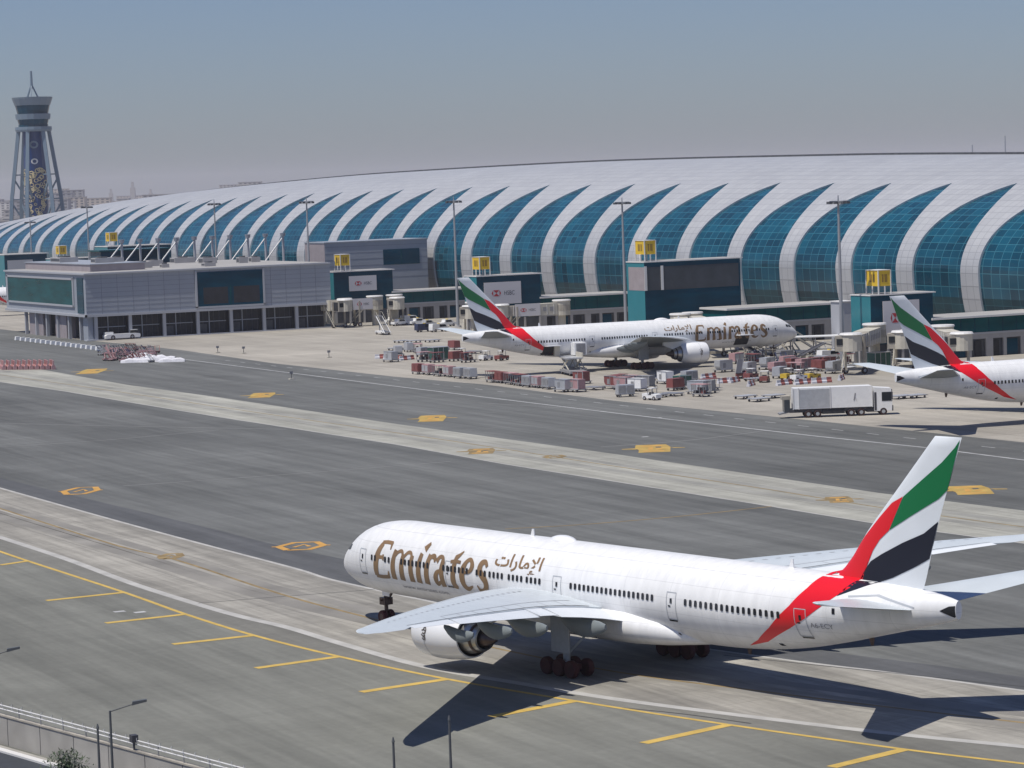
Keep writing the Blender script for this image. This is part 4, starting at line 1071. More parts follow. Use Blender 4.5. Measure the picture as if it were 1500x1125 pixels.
# ---------------------------------------------------------------- airliners
HD = math.radians(126.23) - YAW
def rot2(x, y): return (x * math.cos(YAW) - 0 + y * math.sin(YAW), -x * math.sin(YAW) + y * math.cos(YAW))
nx, ny = rot2(-14.55, 243.78)
plane_taxi = make_airliner('white wide-body airliner taxiing towards the pier, gold lettering and red, green and black fin', (nx, ny, 0), HD, True)
KIDS[plane_taxi] = [(c, list(c.children)) for c in plane_taxi.children]
plane_gate = dup(plane_taxi, (293.4, 490.6, -.22), 0.0, 'white wide-body airliner parked nose-in at the gate among baggage carts', None)
plane_edge = dup(plane_taxi, (288.6, 336.1, -.22), 0.0, 'white wide-body airliner cropped by the picture edge, only its tail end showing', None)
dup(plane_taxi, (300, 889, -.22), 0.0, 'far airliner mostly hidden behind the grey pier block', None)
def keep_flank(root, side):
    """single windows on the flank in view, one run of windows on the far flank"""
    for o in list(root.children):
        if 'flank' in o and ((o.name.startswith('window_row') and o['flank'] == side) or (not o.name.startswith('window_row') and o['flank'] != side)):
            bpy.data.objects.remove(o)
for o in [o for o in COL.objects if o.parent is None and o.get('category') == 'airliner']: keep_flank(o, 1 if o == plane_taxi else -1)
# open cargo doors of the parked airliner
for x, w in ((12.9, 3.0), (54.2, 2.8)):
    d = MB(); decal(d, [[(x, 3.35), (x + w, 3.35), (x + w, 5.3), (x, 5.3)]], 'shade', -1, .03)
    d.prism([(-x - w, 5.25), (-x, 5.25), (-x, 5.4), (-x - w, 5.4)], -3.0, -4.7, 'white', 'y'); d.build('cargo_door', plane_gate)
# ---------------------------------------------------------------- apron equipment
M['red_eq'] = mat('equipment_red', (.21, .065, .06), .5, noise=.15, nscale=2)
M['pink_eq'] = mat('faded_red_fabric', (.40, .24, .25), .7, noise=.15, nscale=2)
M['grey_eq'] = mat('equipment_grey', (.26, .26, .27), .5, noise=.15, nscale=2)
M['silver_eq'] = mat('container_alloy', (.50, .51, .53), .4, metal=.4, noise=.1, nscale=2)
M['white_eq'] = mat('equipment_white', (.78, .78, .78), .4, noise=.05, nscale=2)
M['yellow_eq'] = mat('equipment_yellow', (.58, .40, .04), .5, noise=.1, nscale=2)
M['green_eq'] = mat('container_green', (.02, .09, .07), .5, noise=.15, nscale=1)
M['navy_eq'] = mat('equipment_navy', (.03, .04, .09), .5)
M['kerbpaint'] = mat('barrier_red', (.34, .11, .095), .6)
M['tarp'] = mat('white_sheet', (.62, .62, .66), .7, noise=.15, nscale=2)
M['glassdark'] = mat('cab_glass', (.012, .016, .022), .12)

def wheels(root, spots, r, w=.28, mb_parent=True):
    for x, y in spots:
        q = MB(); wheel_y(q, x, y, r, r, w, hub='gear'); q.build('wheel', root, smooth=True)

def mk_cart(kind, body, cover=None):
    """baggage cart on four small wheels with a tow bar; length along X"""
    def f():
        t = thing(kind, '', 'baggage cart'); b = MB(); b.box(-1.5, 1.5, -.8, .8, .42, .55, 'grey_eq'); b.beam((1.5, 0, .45), (2.5, 0, .35), .08, 'grey_eq'); b.build('chassis', t)
        c = MB()
        if cover == 'open':
            for x in (-1.42, -.5, .5, 1.42):
                for y in (-.76, .76): c.box(x - .04, x + .04, y - .04, y + .04, .55, 2.0, 'grey_eq')
            c.box(-1.55, 1.55, -.85, .85, 2.0, 2.1, body); c.build('canopy', t)
            l = MB()
            for x, y, z, s in ((-1, -.2, .55, .6), (-.2, .2, .55, .7), (.7, -.1, .55, .65), (-.6, .2, 1.1, .5), (.5, 0, 1.15, .5)): l.box(x - s / 2, x + s / 2, y - s * .4, y + s * .4, z, z + s * .8, random.choice(['navy_eq', 'ink', 'red_eq', 'brown']))
            l.build('baggage', t)
        else:
            c.box(-1.45, 1.45, -.8, .8, .55, 2.05, body, top=(.05, .08)); c.build('cover', t)
            l = MB(); l.box(-1.3, -.1, -.83, -.805, .7, 1.85, cover or body); l.box(.1, 1.3, -.83, -.805, .7, 1.85, cover or body); l.build('curtain', t)
        wheels(t, ((-1.1, -.7), (-1.1, .7), (1.1, -.7), (1.1, .7)), .22, .16)
        return t
    return f
def mk_dolly():
    t = thing('container_dolly', '', 'dolly'); b = MB(); b.box(-1.6, 1.6, -1.2, 1.2, .42, .52, 'grey_eq'); b.beam((1.6, 0, .4), (2.7, 0, .35), .09, 'grey_eq')
    for k in range(6): b.cyl((-1.4 + k * .56, -1.1, .55), (-1.4 + k * .56, 1.1, .55), .06, .06, 'silver_eq', 6)
    b.build('roller_deck', t); wheels(t, ((-1.2, -1), (-1.2, 1), (1.2, -1), (1.2, 1)), .2, .16); return t
def mk_uld(body, edge='silver_eq', L=1.55, H=1.65):
    """air cargo container with one slanting lower corner, on a dolly"""
    def f():
        t = thing('container_dolly', '', 'cargo container'); b = MB(); b.box(-1.6, 1.6, -1.2, 1.2, .42, .52, 'grey_eq'); b.beam((1.6, 0, .4), (2.7, 0, .35), .09, 'grey_eq'); b.build('roller_deck', t)
        c = MB(); c.prism([(-L * .72, .56), (L * .95, .56), (L * .95, .56 + H), (-L, .56 + H), (-L, 1.1)], -.78, .78, body, 'y'); k = c.build('container', t)
        e = MB()
        e.beam((-L, -.8, .56 + H), (L * .95, -.8, .56 + H), .09, edge); e.beam((-L * .72, -.8, .58), (L * .95, -.8, .58), .09, edge); e.beam((L * .95, -.8, .56), (L * .95, -.8, .56 + H), .09, edge); e.beam((0, -.8, .56), (0, -.8, .56 + H), .06, edge)
        e.box(-L * .5, -.15, -.81, -.785, .8, 1.7, 'grey_eq'); e.build('edge_frame', k)
        wheels(t, ((-1.2, -1), (-1.2, 1), (1.2, -1), (1.2, 1)), .2, .16); return t
    return f
def mk_tug(body):
    def f():
        t = thing('baggage_tug', '', 'tug'); b = MB(); b.prism([(-1.5, .35), (1.5, .35), (1.5, .95), (.5, 1.05), (.4, .8), (-.3, .8), (-.3, 1.1), (-1.5, 1.1)], -.7, .7, body, 'y'); b.build('body', t)
        c = MB(); c.box(-.4, .6, -.68, .68, 1.9, 2.0, 'white_eq')
        for x in (-.35, .55):
            for y in (-.63, .63): c.box(x - .04, x + .04, y - .04, y + .04, .9, 1.9, 'grey_eq')
        c.build('canopy', t); s = MB(); s.box(-.25, .1, -.4, .4, .8, 1.3, 'ink'); s.build('seat', t); wheels(t, ((-1, -.65), (-1, .65), (1, -.65), (1, .65)), .34, .24); return t
    return f
def mk_pickup(body, van=False):
    def f():
        t = thing('service_van' if van else 'service_car', '', 'van' if van else 'car'); b = MB()
        prof = [(-2.3, .45), (2.2, .45), (2.35, .7), (2.3, 1.0), (1.5, 1.15), (.8, 1.75), (-.9, 1.78), (-1.0 if not van else -2.2, 1.75), (-1.15 if not van else -2.3, 1.1), (-2.3, 1.05)]
        if van: prof = [(-2.4, .45), (2.3, .45), (2.4, .75), (2.25, 1.2), (1.5, 1.95), (-2.3, 2.05), (-2.4, 1.2)]
        b.prism(prof, -.88, .88, body, 'y'); b.build('body', t)
        g = MB()
        for y in (-.89, .885): g.prism([(-.8, 1.15), (1.15, 1.15), (.72, 1.65), (-.75, 1.68)] if not van else [(-.3, 1.25), (1.75, 1.25), (1.35, 1.8), (-.3, 1.85)], y, y + .006, 'glassdark', 'y')
        g.build('window_glass', t); k = MB(); k.box(-.15, .15, -.5, .5, 1.79 if not van else 2.03, 1.95 if not van else 2.2, 'yellow_eq'); k.build('light_bar', t)
        wheels(t, ((-1.45, -.8), (-1.45, .8), (1.45, -.8), (1.45, .8)), .36, .26); return t
    return f
def mk_beltloader(body):
    def f():
        t = thing('belt_loader', '', 'belt loader'); b = MB(); b.box(-2.6, 1.6, -.9, .9, .45, .95, body); b.box(.8, 1.6, -.9, .9, .95, 1.15, body); b.build('chassis', t)
        c = MB(); c.beam((-3.6, .25, 1.0), (4.2, .25, 2.9), .95, 'ink', .14); c.beam((-3.6, -.28, 1.1), (4.2, -.28, 3.0), .07, 'grey_eq', .2); c.beam((-3.6, .78, 1.1), (4.2, .78, 3.0), .07, 'grey_eq', .2); c.build('conveyor', t)
        c = MB(); c.beam((.6, .2, .9), (2.2, .2, 2.2), .12, 'silver_eq'); c.build('lift_arm', t); wheels(t, ((-1.9, -.8), (-1.9, .8), (1.1, -.8), (1.1, .8)), .36, .26); return t
    return f
def mk_loader():
    """scissor-lift container loader"""
    t = thing('container_loader', '', 'container loader'); b = MB(); b.box(-4.2, 4, -1.6, 1.6, .5, .95, 'grey_eq'); b.build('chassis', t)
    p = MB(); p.box(-1.4, 4.2, -1.5, 1.5, 3.0, 3.25, 'silver_eq'); p.box(-1.4, 4.2, -1.62, -1.5, 3.0, 4.1, 'cream'); p.build('main_deck', t); p = MB(); p.box(4.4, 6.4, -1.5, 1.5, 3.1, 3.3, 'silver_eq'); p.box(4.6, 5.8, 1.3, 2.3, 3.3, 5.2, 'cream'); p.build('bridge_deck', t)
    for s in (-1.2, 1.2):
        q = MB(); q.beam((-1.2, s, 1.0), (3.8, s, 3.0), .16, 'cream'); q.beam((3.8, s, 1.0), (-1.2, s, 3.0), .16, 'cream'); q.build('scissor_arm', t)
    wheels(t, ((-3.4, -1.4), (-3.4, 1.4), (3, -1.4), (3, 1.4)), .42, .3); return t
def mk_scissor_truck(raised=3.6):
    """catering truck with a raised box"""
    def f():
        t = thing('catering_truck', '', 'catering truck'); b = MB(); b.box(-3.4, 3.6, -1.1, 1.1, .6, .9, 'grey_eq'); b.build('chassis', t)
        c = MB(); c.prism([(2.0, .7), (3.7, .7), (3.75, 1.5), (3.5, 2.4), (2.0, 2.45)], -1.1, 1.1, 'white_eq', 'y'); cab = c.build('cab', t); g = MB(); g.prism([(2.5, 1.5), (3.72, 1.5), (3.52, 2.25), (2.5, 2.3)], -1.12, 1.12, 'glassdark', 'y'); g.build('window_glass', cab)
        x = MB(); x.box(-3.4, 1.8, -1.2, 1.2, raised, raised + 2.3, 'white_eq'); x.box(1.8, 3.0, -1.1, 1.1, raised, raised + .12, 'silver_eq'); box = x.build('cargo_box', t)
        d = MB(); d.box(1.8, 1.83, -.9, .9, raised + .15, raised + 2.1, 'shade'); d.build('door', box); d = MB(); d.box(-3.43, -3.405, -.9, .9, raised + .15, raised + 2.1, 'grey_eq'); d.build('door', box)
        for s in (-.8, .8):
            q = MB(); q.beam((-2.6, s, .9), (1.2, s, raised), .14, 'cream'); q.beam((1.2, s, .9), (-2.6, s, raised), .14, 'cream'); q.build('scissor_arm', t)
        wheels(t, ((-2.3, -.95), (-2.3, .95), (2.7, -.95), (2.7, .95)), .5, .32); return t
    return f
def mk_stairs():
    t = thing('passenger_stairs', '', 'boarding stairs'); b = MB(); b.box(-3.5, 2.6, -1.0, 1.0, .5, .9, 'white_eq'); b.build('chassis', t)
    s = MB(); n = 14
    for k in range(n): s.box(-4 + k * .42, -3.5 + k * .42, -.7, .7, .6 + k * .28, .72 + k * .28, 'grey_eq')
    s.box(1.8, 3.4, -.8, .8, 4.4, 4.55, 'grey_eq'); s.beam((-4, -.75, .5), (2, -.75, 4.4), .1, 'white_eq', .3); s.beam((-4, .75, .5), (2, .75, 4.4), .1, 'white_eq', .3); s.build('flight', t)
    r = MB()
    for y in (-.78, .78): r.beam((-4, y, 1.6), (2, y, 5.5), .06, 'cream'); r.beam((2, y, 5.5), (3.4, y, 5.5), .06, 'cream'); r.beam((3.3, y, 4.5), (3.3, y, 5.5), .06, 'cream')
    r.build('handrail', t); l = MB(); l.beam((1.9, 0, .9), (1.9, 0, 4.4), .25, 'grey_eq'); l.build('support', t); wheels(t, ((-2.4, -.9), (-2.4, .9), (1.6, -.9), (1.6, .9)), .38, .26); return t
def mk_barrier(a, b_, n=4):
    def f():
        t = thing('water_barrier', '', 'barrier'); 
        for k in range(n):
            p = MB(); x0 = -n * .5 + k; p.prism([(-.28, 0), (.28, 0), (.26, .35), (.1, .5), (.08, .95), (-.08, .95), (-.1, .5), (-.26, .35)], x0 + .02, x0 + .98, a if k % 2 else b_, 'x'); p.build('barrier_segment', t)
        return t
    return f
def mk_pushtug():
    t = thing('aircraft_tractor', '', 'aircraft tractor'); b = MB(); b.prism([(-4.5, .4), (4.4, .4), (4.6, .8), (4.5, 1.35), (3.4, 1.5), (-4.2, 1.45), (-4.6, 1.1)], -1.5, 1.5, 'white_eq', 'y'); b.build('body', t)
    c = MB(); c.prism([(2.2, 1.48), (4.2, 1.42), (3.9, 2.2), (2.4, 2.25)], -1.1, 1.1, 'glassdark', 'y'); c.box(2.3, 4.0, -1.15, 1.15, 2.25, 2.35, 'white_eq'); c.build('cab', t)
    c = MB(); c.box(-4.3, -2.4, -1.0, 1.0, 1.45, 2.0, 'white_eq'); c.build('engine_cover', t); wheels(t, ((-2.7, -1.3), (-2.7, 1.3), (2.4, -1.3), (2.4, 1.3)), .62, .45); return t

TAKEN = []
def free(u, v, r=3.6):
    p = G(u, v); return all((p.x - a) ** 2 + (p.y - b) ** 2 > r * r for a, b in TAKEN)
def put(maker, key, u, v, rot, label, group=None, dz=0.0):
    p = G(u, v); TAKEN.append((p.x, p.y)); return place(maker, key, (p.x, p.y, dz), rot, label, group)
H = PI / 2
G1 = 'baggage carts lined up on the apron edge'
carts = {'red': mk_cart('baggage_cart', 'red_eq', 'red_eq'), 'pink': mk_cart('baggage_cart', 'pink_eq', 'silver_eq'), 'grey': mk_cart('baggage_cart', 'silver_eq', 'grey_eq'), 'open': mk_cart('baggage_cart', 'pink_eq', 'open'), 'openred': mk_cart('baggage_cart', 'red_eq', 'open')}
def train(pts, kinds, where, rot=-H):
    names = {'red': 'red baggage cart', 'pink': 'faded pink covered baggage cart', 'grey': 'grey covered baggage cart', 'open': 'open baggage cart with pale canopy', 'openred': 'open baggage cart with red canopy'}
    cnt = {}
    for (u, v), k in zip(pts, kinds):
        cnt[k] = cnt.get(k, 0) + 1
        nth = ('', 'second ', 'third ', 'fourth ')[cnt[k] - 1]
        put(carts[k], k, u, v, rot + random.uniform(-.05, .05), '%s%s %s' % (nth, names[k], where), G1)
train([(613, 548), (628, 549), (644, 551), (659, 552), (674, 554), (689, 555)], ['red', 'pink', 'open', 'pink', 'grey', 'grey'], 'in the short train below the parked airliner tail')
train([(722, 560), (735, 561), (749, 563), (762, 565), (775, 567), (789, 568), (804, 570)], ['openred', 'red', 'open', 'openred', 'grey', 'pink', 'grey'], 'in the long train below the parked airliner fuselage')
train([(622, 530), (640, 531), (668, 529), (686, 531)], ['open', 'openred', 'red', 'openred'], 'under the tail cone of the parked airliner', .2)
ulds = {'pink': mk_uld('pink_eq'), 'silver': mk_uld('silver_eq'), 'red': mk_uld('red_eq'), 'white': mk_uld('white_eq'), 'green': mk_uld('green_eq'), 'grey': mk_uld('grey_eq')}
G2 = 'cargo containers on dollies beside the parked airliner'
for u, v, k, r, lab in ((826, 574, 'silver', -1.4, 'silver cargo container at the end of the long cart train'), (845, 574, 'pink', -1.4, 'pale pink cargo container next to the silver one by the long cart train'), (852, 562, 'red', -1.4, 'dark red cargo container behind the silver one at the cart train'),
                        (899, 569, 'red', -1.3, 'red cargo container beside a larger pink one under the wing'), (913, 571, 'pink', -1.3, 'pink cargo container under the parked airliner wing'), (926, 568, 'pink', -1.3, 'second pink cargo container under the parked airliner wing'), (934, 573, 'white', -1.2, 'white cargo container with a pink neighbour under the wing'), (946, 569, 'grey', -1.2, 'grey cargo container next to the white one under the wing'),
                        (975, 562, 'white', -1.5, 'white cargo container in the wing shadow of the parked airliner'), (1000, 569, 'green', .3, 'greenish cargo container near the engine of the parked airliner'), (1022, 577, 'silver', -1.0, 'silver cargo container standing apart ahead of the barriers'), (1034, 576, 'grey', -1.0, 'grey cargo container touching the silver one ahead of the barriers'),
                        (1124, 541, 'silver', .5, 'silver cargo container near the nose of the parked airliner'), (1138, 548, 'pink', .3, 'pink cargo container behind the yellow equipment'), (1163, 542, 'red', .3, 'dark red cargo container behind the yellow equipment'), (1178, 543, 'pink', .3, 'pink cargo container beside a dark red one behind the yellow equipment'), (1196, 541, 'red', .2, 'red cargo container near the foot of the tall light mast'), (1212, 540, 'red', .2, 'second red cargo container near the foot of the tall light mast'), (1150, 530, 'grey', .1, 'grey cargo container close under the parked airliner nose'),
                        (1060, 545, 'silver', .2, 'silver cargo container alone between the engine and the forward hold')):
    put(ulds[k], 'uld' + k, u, v, r, lab, G2)
G3 = 'empty dollies on the apron'
for u, v, r, lab in ((962, 582, -1.2, 'empty dolly beside the greenish container'), (985, 580, -1.2, 'second empty dolly beside the greenish container'), (1092, 584, .2, 'empty dolly lying farthest up in the row before the truck'), (1112, 588, .2, 'middle empty dolly in the row before the truck'), (1133, 583, .2, 'empty dolly in the row closest to the truck'), (1320, 584, .1, 'empty dolly behind the truck cab'), (1340, 583, .1, 'second empty dolly behind the truck cab'), (870, 571, -1.3, 'empty dolly between the cart train and the red container'),
                     (588, 502, .1, 'empty dolly on the open concrete by the short cart train'), (606, 502, .1, 'second empty dolly on the open concrete by the short cart train'), (633, 501, .1, 'third empty dolly on the open concrete by the short cart train'), (580, 513, .1, 'fourth empty dolly on the open concrete by the short cart train'), (612, 513, .1, 'fifth empty dolly on the open concrete by the short cart train')):
    put(mk_dolly, 'dolly', u, v, r, lab, G3)
G4 = 'red and white barriers on the apron'
bw = mk_barrier('kerbpaint', 'tarp'); 
bl = [(1062, 559), (1078, 561), (1103, 565), (1040, 554), (1145, 564), (1200, 560), (1230, 557), (1172, 563), (565, 526), (578, 526), (595, 527)]
for i, (u, v) in enumerate(bl):
    put(bw, 'bar', u + random.uniform(-4, 4), v + random.uniform(-2, 2), (.35 if u > 700 else .1) + random.uniform(-.5, .5), ('red and white water-filled barrier in the line near the small loaders' if u > 700 else 'red and white water-filled barrier beside the short cart train'), G4 if u > 700 else 'barriers beside the short cart train')
for i, u in enumerate(range(4, 82, 8)):
    put(mk_barrier('kerbpaint', 'pink_eq', 5), 'barr', u, 541 - u * .01, H * .9, 'faded red plastic barrier in the row at the edge of the concrete strip', 'faded red barriers at the edge of the concrete strip').scale = (1.2, 1.6, 2.0)
conem = MB()
def mk_block():
    t = thing('marker_block', '', 'marker block'); b = MB(); b.prism([(-.7, 0), (.7, 0), (.55, .9), (-.55, .9)], -.6, .6, 'white_eq', 'y'); b.build('block_body', t); return t
for i in range(17):
    u = 26 + i * 7.4; put(mk_block, 'block', u, 498 + (u - 26) * .125, 0, 'white block in the row of blocks before the grey pier block', 'white blocks in a row before the grey pier block')
put(mk_pushtug, 'ptug', 178, 497, .03, 'long low white aircraft tractor beside the grey pier block')
# small vehicles
for mk, key, u, v, r, lab in (
    (mk_tug('red_eq'), 'tugr', 1100, 556, .5, 'red baggage tug behind the red and white barriers'), (mk_tug('red_eq'), 'tugr', 1120, 560, .9, 'red baggage tug hemmed in by barriers and yellow equipment'), (mk_tug('yellow_eq'), 'tugy', 1155, 556, .4, 'yellow tug behind the barriers'), (mk_tug('yellow_eq'), 'tugy', 1190, 556, .3, 'second yellow tug behind the barriers, closer to the tall mast'),
    (mk_tug('white_eq'), 'tugw', 955, 586, -1.2, 'small white tug alone at the apron edge'), (mk_tug('white_eq'), 'tugw', 1170, 558, .3, 'white tug between the two yellow tugs'), (mk_tug('red_eq'), 'tugr', 735, 528, .4, 'red tug under the rear fuselage of the parked airliner'), (mk_tug('white_eq'), 'tugw', 712, 528, .4, 'white tug under the tail of the parked airliner'),
    (mk_pickup('white_eq'), 'car', 586, 477, .2, 'white car parked by the jet bridges of the teal gate'), (mk_pickup('white_eq'), 'car', 612, 476, .1, 'second white car parked by the jet bridges of the teal gate'), (mk_pickup('white_eq', True), 'van', 600, 473, .1, 'white van behind the cars by the jet bridges'), (mk_pickup('silver_eq'), 'cars', 626, 479, .2, 'silver car beside the white cars by the jet bridges'), (mk_pickup('white_eq', True), 'van', 643, 486, .15, 'white van before the fin of the parked airliner'), (mk_pickup('white_eq'), 'car', 576, 474, .1, 'white car closest to the jet bridges'), (mk_pickup('navy_eq', True), 'vand', 622, 486, .1, 'dark van beside the white van near the airliner fin'), (mk_pickup('white_eq'), 'car', 655, 478, .1, 'white car half hidden by the airliner fin'), (mk_pickup('white_eq', True), 'van', 1215, 528, .1, 'white van near the tall light mast'),
    (mk_beltloader('grey_eq'), 'belt', 1105, 527, H, 'grey belt loader at the open forward hold of the parked airliner'), (mk_beltloader('red_eq'), 'beltr', 1086, 553, 1.0, 'green and red belt loader before the barriers'),
    (mk_loader, 'loader', 1120, 524, 2.2, 'container loader with raised deck near the parked airliner nose'), (mk_loader, 'loader', 840, 549, 1.35, 'container loader raised to the rear hold of the parked airliner'),
    (mk_scissor_truck(3.4), 'cater', 843, 545, 1.45, 'white catering truck lifted towards the rear of the parked airliner'), (mk_stairs, 'stairs', 1172, 520, 2.9, 'mobile boarding stairs beside the parked airliner nose'), (mk_stairs, 'stairs', 560, 490, 1.5, 'mobile boarding stairs by the twin jet bridges'),
    (mk_beltloader('cream'), 'beltc', 1190, 527, .4, 'cream belt loader near the foot of the tall mast'), (mk_tug('navy_eq'), 'tugn', 676, 524, .3, 'dark tug under the airliner tail cone')):
    put(mk, key, u, v, r, lab)
def mk_greenbin():
    t = thing('green_container', '', 'container'); b = MB(); b.box(-1.8, 1.8, -1.2, 1.2, .2, 2.6, 'green_eq'); b.build('container_body', t); f = MB()
    for x in (-1.8, -.6, .6, 1.8): f.box(x - .06, x + .06, -1.26, -1.205, .2, 2.6, 'silver_eq')
    f.box(-1.9, 1.9, -1.3, 1.3, 2.6, 2.72, 'silver_eq'); f.build('container_frame', t); return t
put(mk_greenbin, 'gbin', 642, 527, .1, 'green container standing behind the short cart train')
put(mk_greenbin, 'gbin', 1288, 537, .1, 'green container under the jet bridge by the tall mast')

# large articulated truck on the apron
t = thing('catering_lorry', 'long white box lorry with a dark cab glass parked alone on the apron', 'lorry'); 
b = MB(); b.box(-10.2, 3.4, -1.0, 1.0, .75, 1.24, 'ink'); b.box(-5.6, -2.5, -1.15, 1.15, .45, 1.2, 'shade'); b.box(.6, 2.2, -1.15, 1.15, .5, 1.2, 'shade'); b.build('chassis', t)
b = MB(); b.box(-9.6, 1.3, -1.25, 1.25, 1.25, 4.15, 'white_eq'); box = b.build('cargo_box', t)
b = MB(); b.box(-8.8, -4.6, -1.29, -1.255, 1.45, 3.95, 'silver_eq'); b.build('shutter_panel', box); b = MB(); b.beam((-1.2, -1.28, 2.2), (-1.0, -1.28, 3.2), .16, 'grey_eq', .02); b.beam((-1.0, -1.275, 2.6), (-.8, -1.275, 2.0), .16, 'grey_eq', .02); b.build('emblem', box)
for x in (-9.7, -8.9, -4.5, 1.35):
    b = MB(); b.box(x - .06, x + .06, -1.33, -1.252, 1.2, 4.2, 'roofwhite'); b.build('corner_post', box)
b = MB(); b.prism([(1.6, .6), (4.1, .6), (4.15, 1.6), (4.05, 3.7), (1.6, 3.9)], -1.2, 1.2, 'white_eq', 'y'); cab = b.build('cab', t)
b = MB(); b.box(4.06, 4.19, -1.1, 1.1, 1.9, 3.55, 'glassdark'); b.box(2.7, 4.05, -1.23, -1.205, 1.95, 3.2, 'glassdark'); b.box(1.65, 1.95, -1.24, -1.205, .7, 3.2, 'ink'); b.build('window_glass', cab); b = MB(); b.box(4.16, 4.3, -1.1, 1.1, .55, 1.3, 'ink'); b.build('grille', cab)
b = MB(); b.beam((4.1, -1.35, 2.2), (4.1, -1.35, 3.2), .2, 'ink'); b.build('mirror', cab)
b = MB(); b.box(-10.9, -10.1, -1.0, 1.0, .9, 2.6, 'brown'); b.box(-11.2, -10.0, -.9, .9, 2.6, 3.1, 'cream_d'); b.beam((-11.6, 0, .6), (-10.2, 0, .9), 1.8, 'grey_eq', .2); b.build('tail_lift', t)
wheels(t, [(x, y) for x in (-7.6, -6.3, -1.6, -.2, 2.9) for y in (-1.05, 1.05)], .52, .36)
p = G(1262, 608); tag(t, loc=(p.x, p.y, 0), rotz=-YAW + .04); t.scale = (1.06, 1.06, 1.06)

# heap of parked ground equipment before the pier block
random.seed(5)
def mk_frame(col):
    def f():
        t = thing('equipment_trolley', '', 'trolley'); b = MB(); b.box(-1.3, 1.3, -.6, .6, .3, .5, col)
        for x in (-1.2, 0, 1.2): b.beam((x, -.5, .5), (x + .5, .4, 1.7), .12, col)
        b.beam((-1.2, .4, 1.6), (1.5, .4, 1.6), .1, col); b.build('rack_frame', t); wheels(t, ((-1, -.5), (-1, .5), (1, -.5), (1, .5)), .25, .15); return t
    return f
for i in range(46):
    u = random.uniform(148, 226); v = 516 + (u - 150) * .05 + random.uniform(-5, 12); k = random.choice(['red_eq', 'pink_eq', 'grey_eq', 'brown', 'navy_eq', 'pink_eq'])
    nm = {'red_eq': 'red', 'pink_eq': 'faded pink', 'grey_eq': 'grey', 'brown': 'brown', 'navy_eq': 'dark blue'}[k]
    put(mk_frame(k), 'fr' + k, u, v, random.uniform(0, 3), nm + ' equipment trolley crowded in the heap before the pier block', nm + ' trolleys crowded before the pier block')
for i, (u, v, s) in enumerate(((205, 524, .8), (214, 529, .9), (225, 530, 1.0), (238, 528, .9), (196, 531, .6), (252, 530, .6))):
    t = MB(); R = []
    for q in range(7):
        x = -2.8 + 5.6 * q / 6; hh = s * (.9 + .3 * math.sin(q * 1.9 + i)) * math.sin(PI * (q + .6) / 7.2) ** .6 + .35
        R.append([(x, -1.3 * s, 0), (x, -1.0 * s, hh * .7), (x, -.2, hh), (x, .6 * s, hh * .9), (x, 1.3 * s, 0)])
    t.rings(R, 'tarp', closed=False); p = G(u, v)
    tag(t.build('covered_equipment', smooth=True), ('tall' if s > 1.1 else 'low') + ' white sheeted equipment ' + ('closest to the trolley heap', 'just past the trolley heap', 'in the middle of the sheeted row', 'before the last of the sheeted row', 'hidden among the trolleys', 'smallest at the far end of the row')[i], 'covered equipment', 'white sheeted equipment beside the trolley heap', loc=(p.x, p.y, 0), rotz=-YAW)
def mk_post():
    t = thing('stand_marker', '', 'marker post'); b = MB(); b.cyl((0, 0, 0), (0, 0, 1.4), .07, .07, 'ink', 6); b.box(-.35, .35, -.05, .05, 1.1, 1.6, 'grey_eq'); b.box(-.45, .45, -.45, .45, 0, .25, 'cream'); b.build('sign_board', t); return t
for u, v, lab in ((319, 517, 'small dark marker board on the open concrete'), (357, 518, 'second small dark marker board on the open concrete'), (427, 556, 'small marker post at the apron road edge'), (482, 524, 'lone marker post on the wide open apron')):
    put(mk_post, 'post', u, v, 0, lab)

random.seed(77)
for i in range(80):
    u, v = (random.uniform(1050, 1245), random.uniform(531, 562)) if i < 46 else (random.uniform(890, 1050), random.uniform(556, 582)) if i < 64 else (random.uniform(560, 700), random.uniform(512, 532))
    k = random.choice(['grey', 'open', 'openred', 'pink', 'silver_u', 'white_u', 'grey', 'dolly', 'dolly', 'red', 'silver_u'] + (['green_u'] if i % 9 == 0 else []))
    if not free(u, v, 3.4): continue
    where = 'near the barriers ahead of the parked airliner' if i < 46 else 'by the engine of the parked airliner' if i < 64 else 'under the tail of the parked airliner'
    nm = {'red': 'red covered baggage cart', 'grey': 'grey covered baggage cart', 'open': 'open baggage cart with pale canopy', 'openred': 'open baggage cart with red canopy', 'pink': 'faded pink covered baggage cart', 'silver_u': 'silver cargo container', 'white_u': 'white cargo container', 'green_u': 'greenish cargo container', 'dolly': 'empty dolly'}[k]
    rot = random.choice([.3, -1.2, 1.4, .1]) + random.uniform(-.3, .3); grp = nm + 's scattered ' + where
    if k in carts: put(carts[k], k, u, v, rot, nm + ' scattered ' + where, grp)
    elif k == 'dolly': put(mk_dolly, 'dolly', u, v, rot, nm + ' scattered ' + where, grp)
    else: put(ulds[k[:-2]], 'uld' + k[:-2], u, v, rot, nm + ' scattered ' + where, grp)
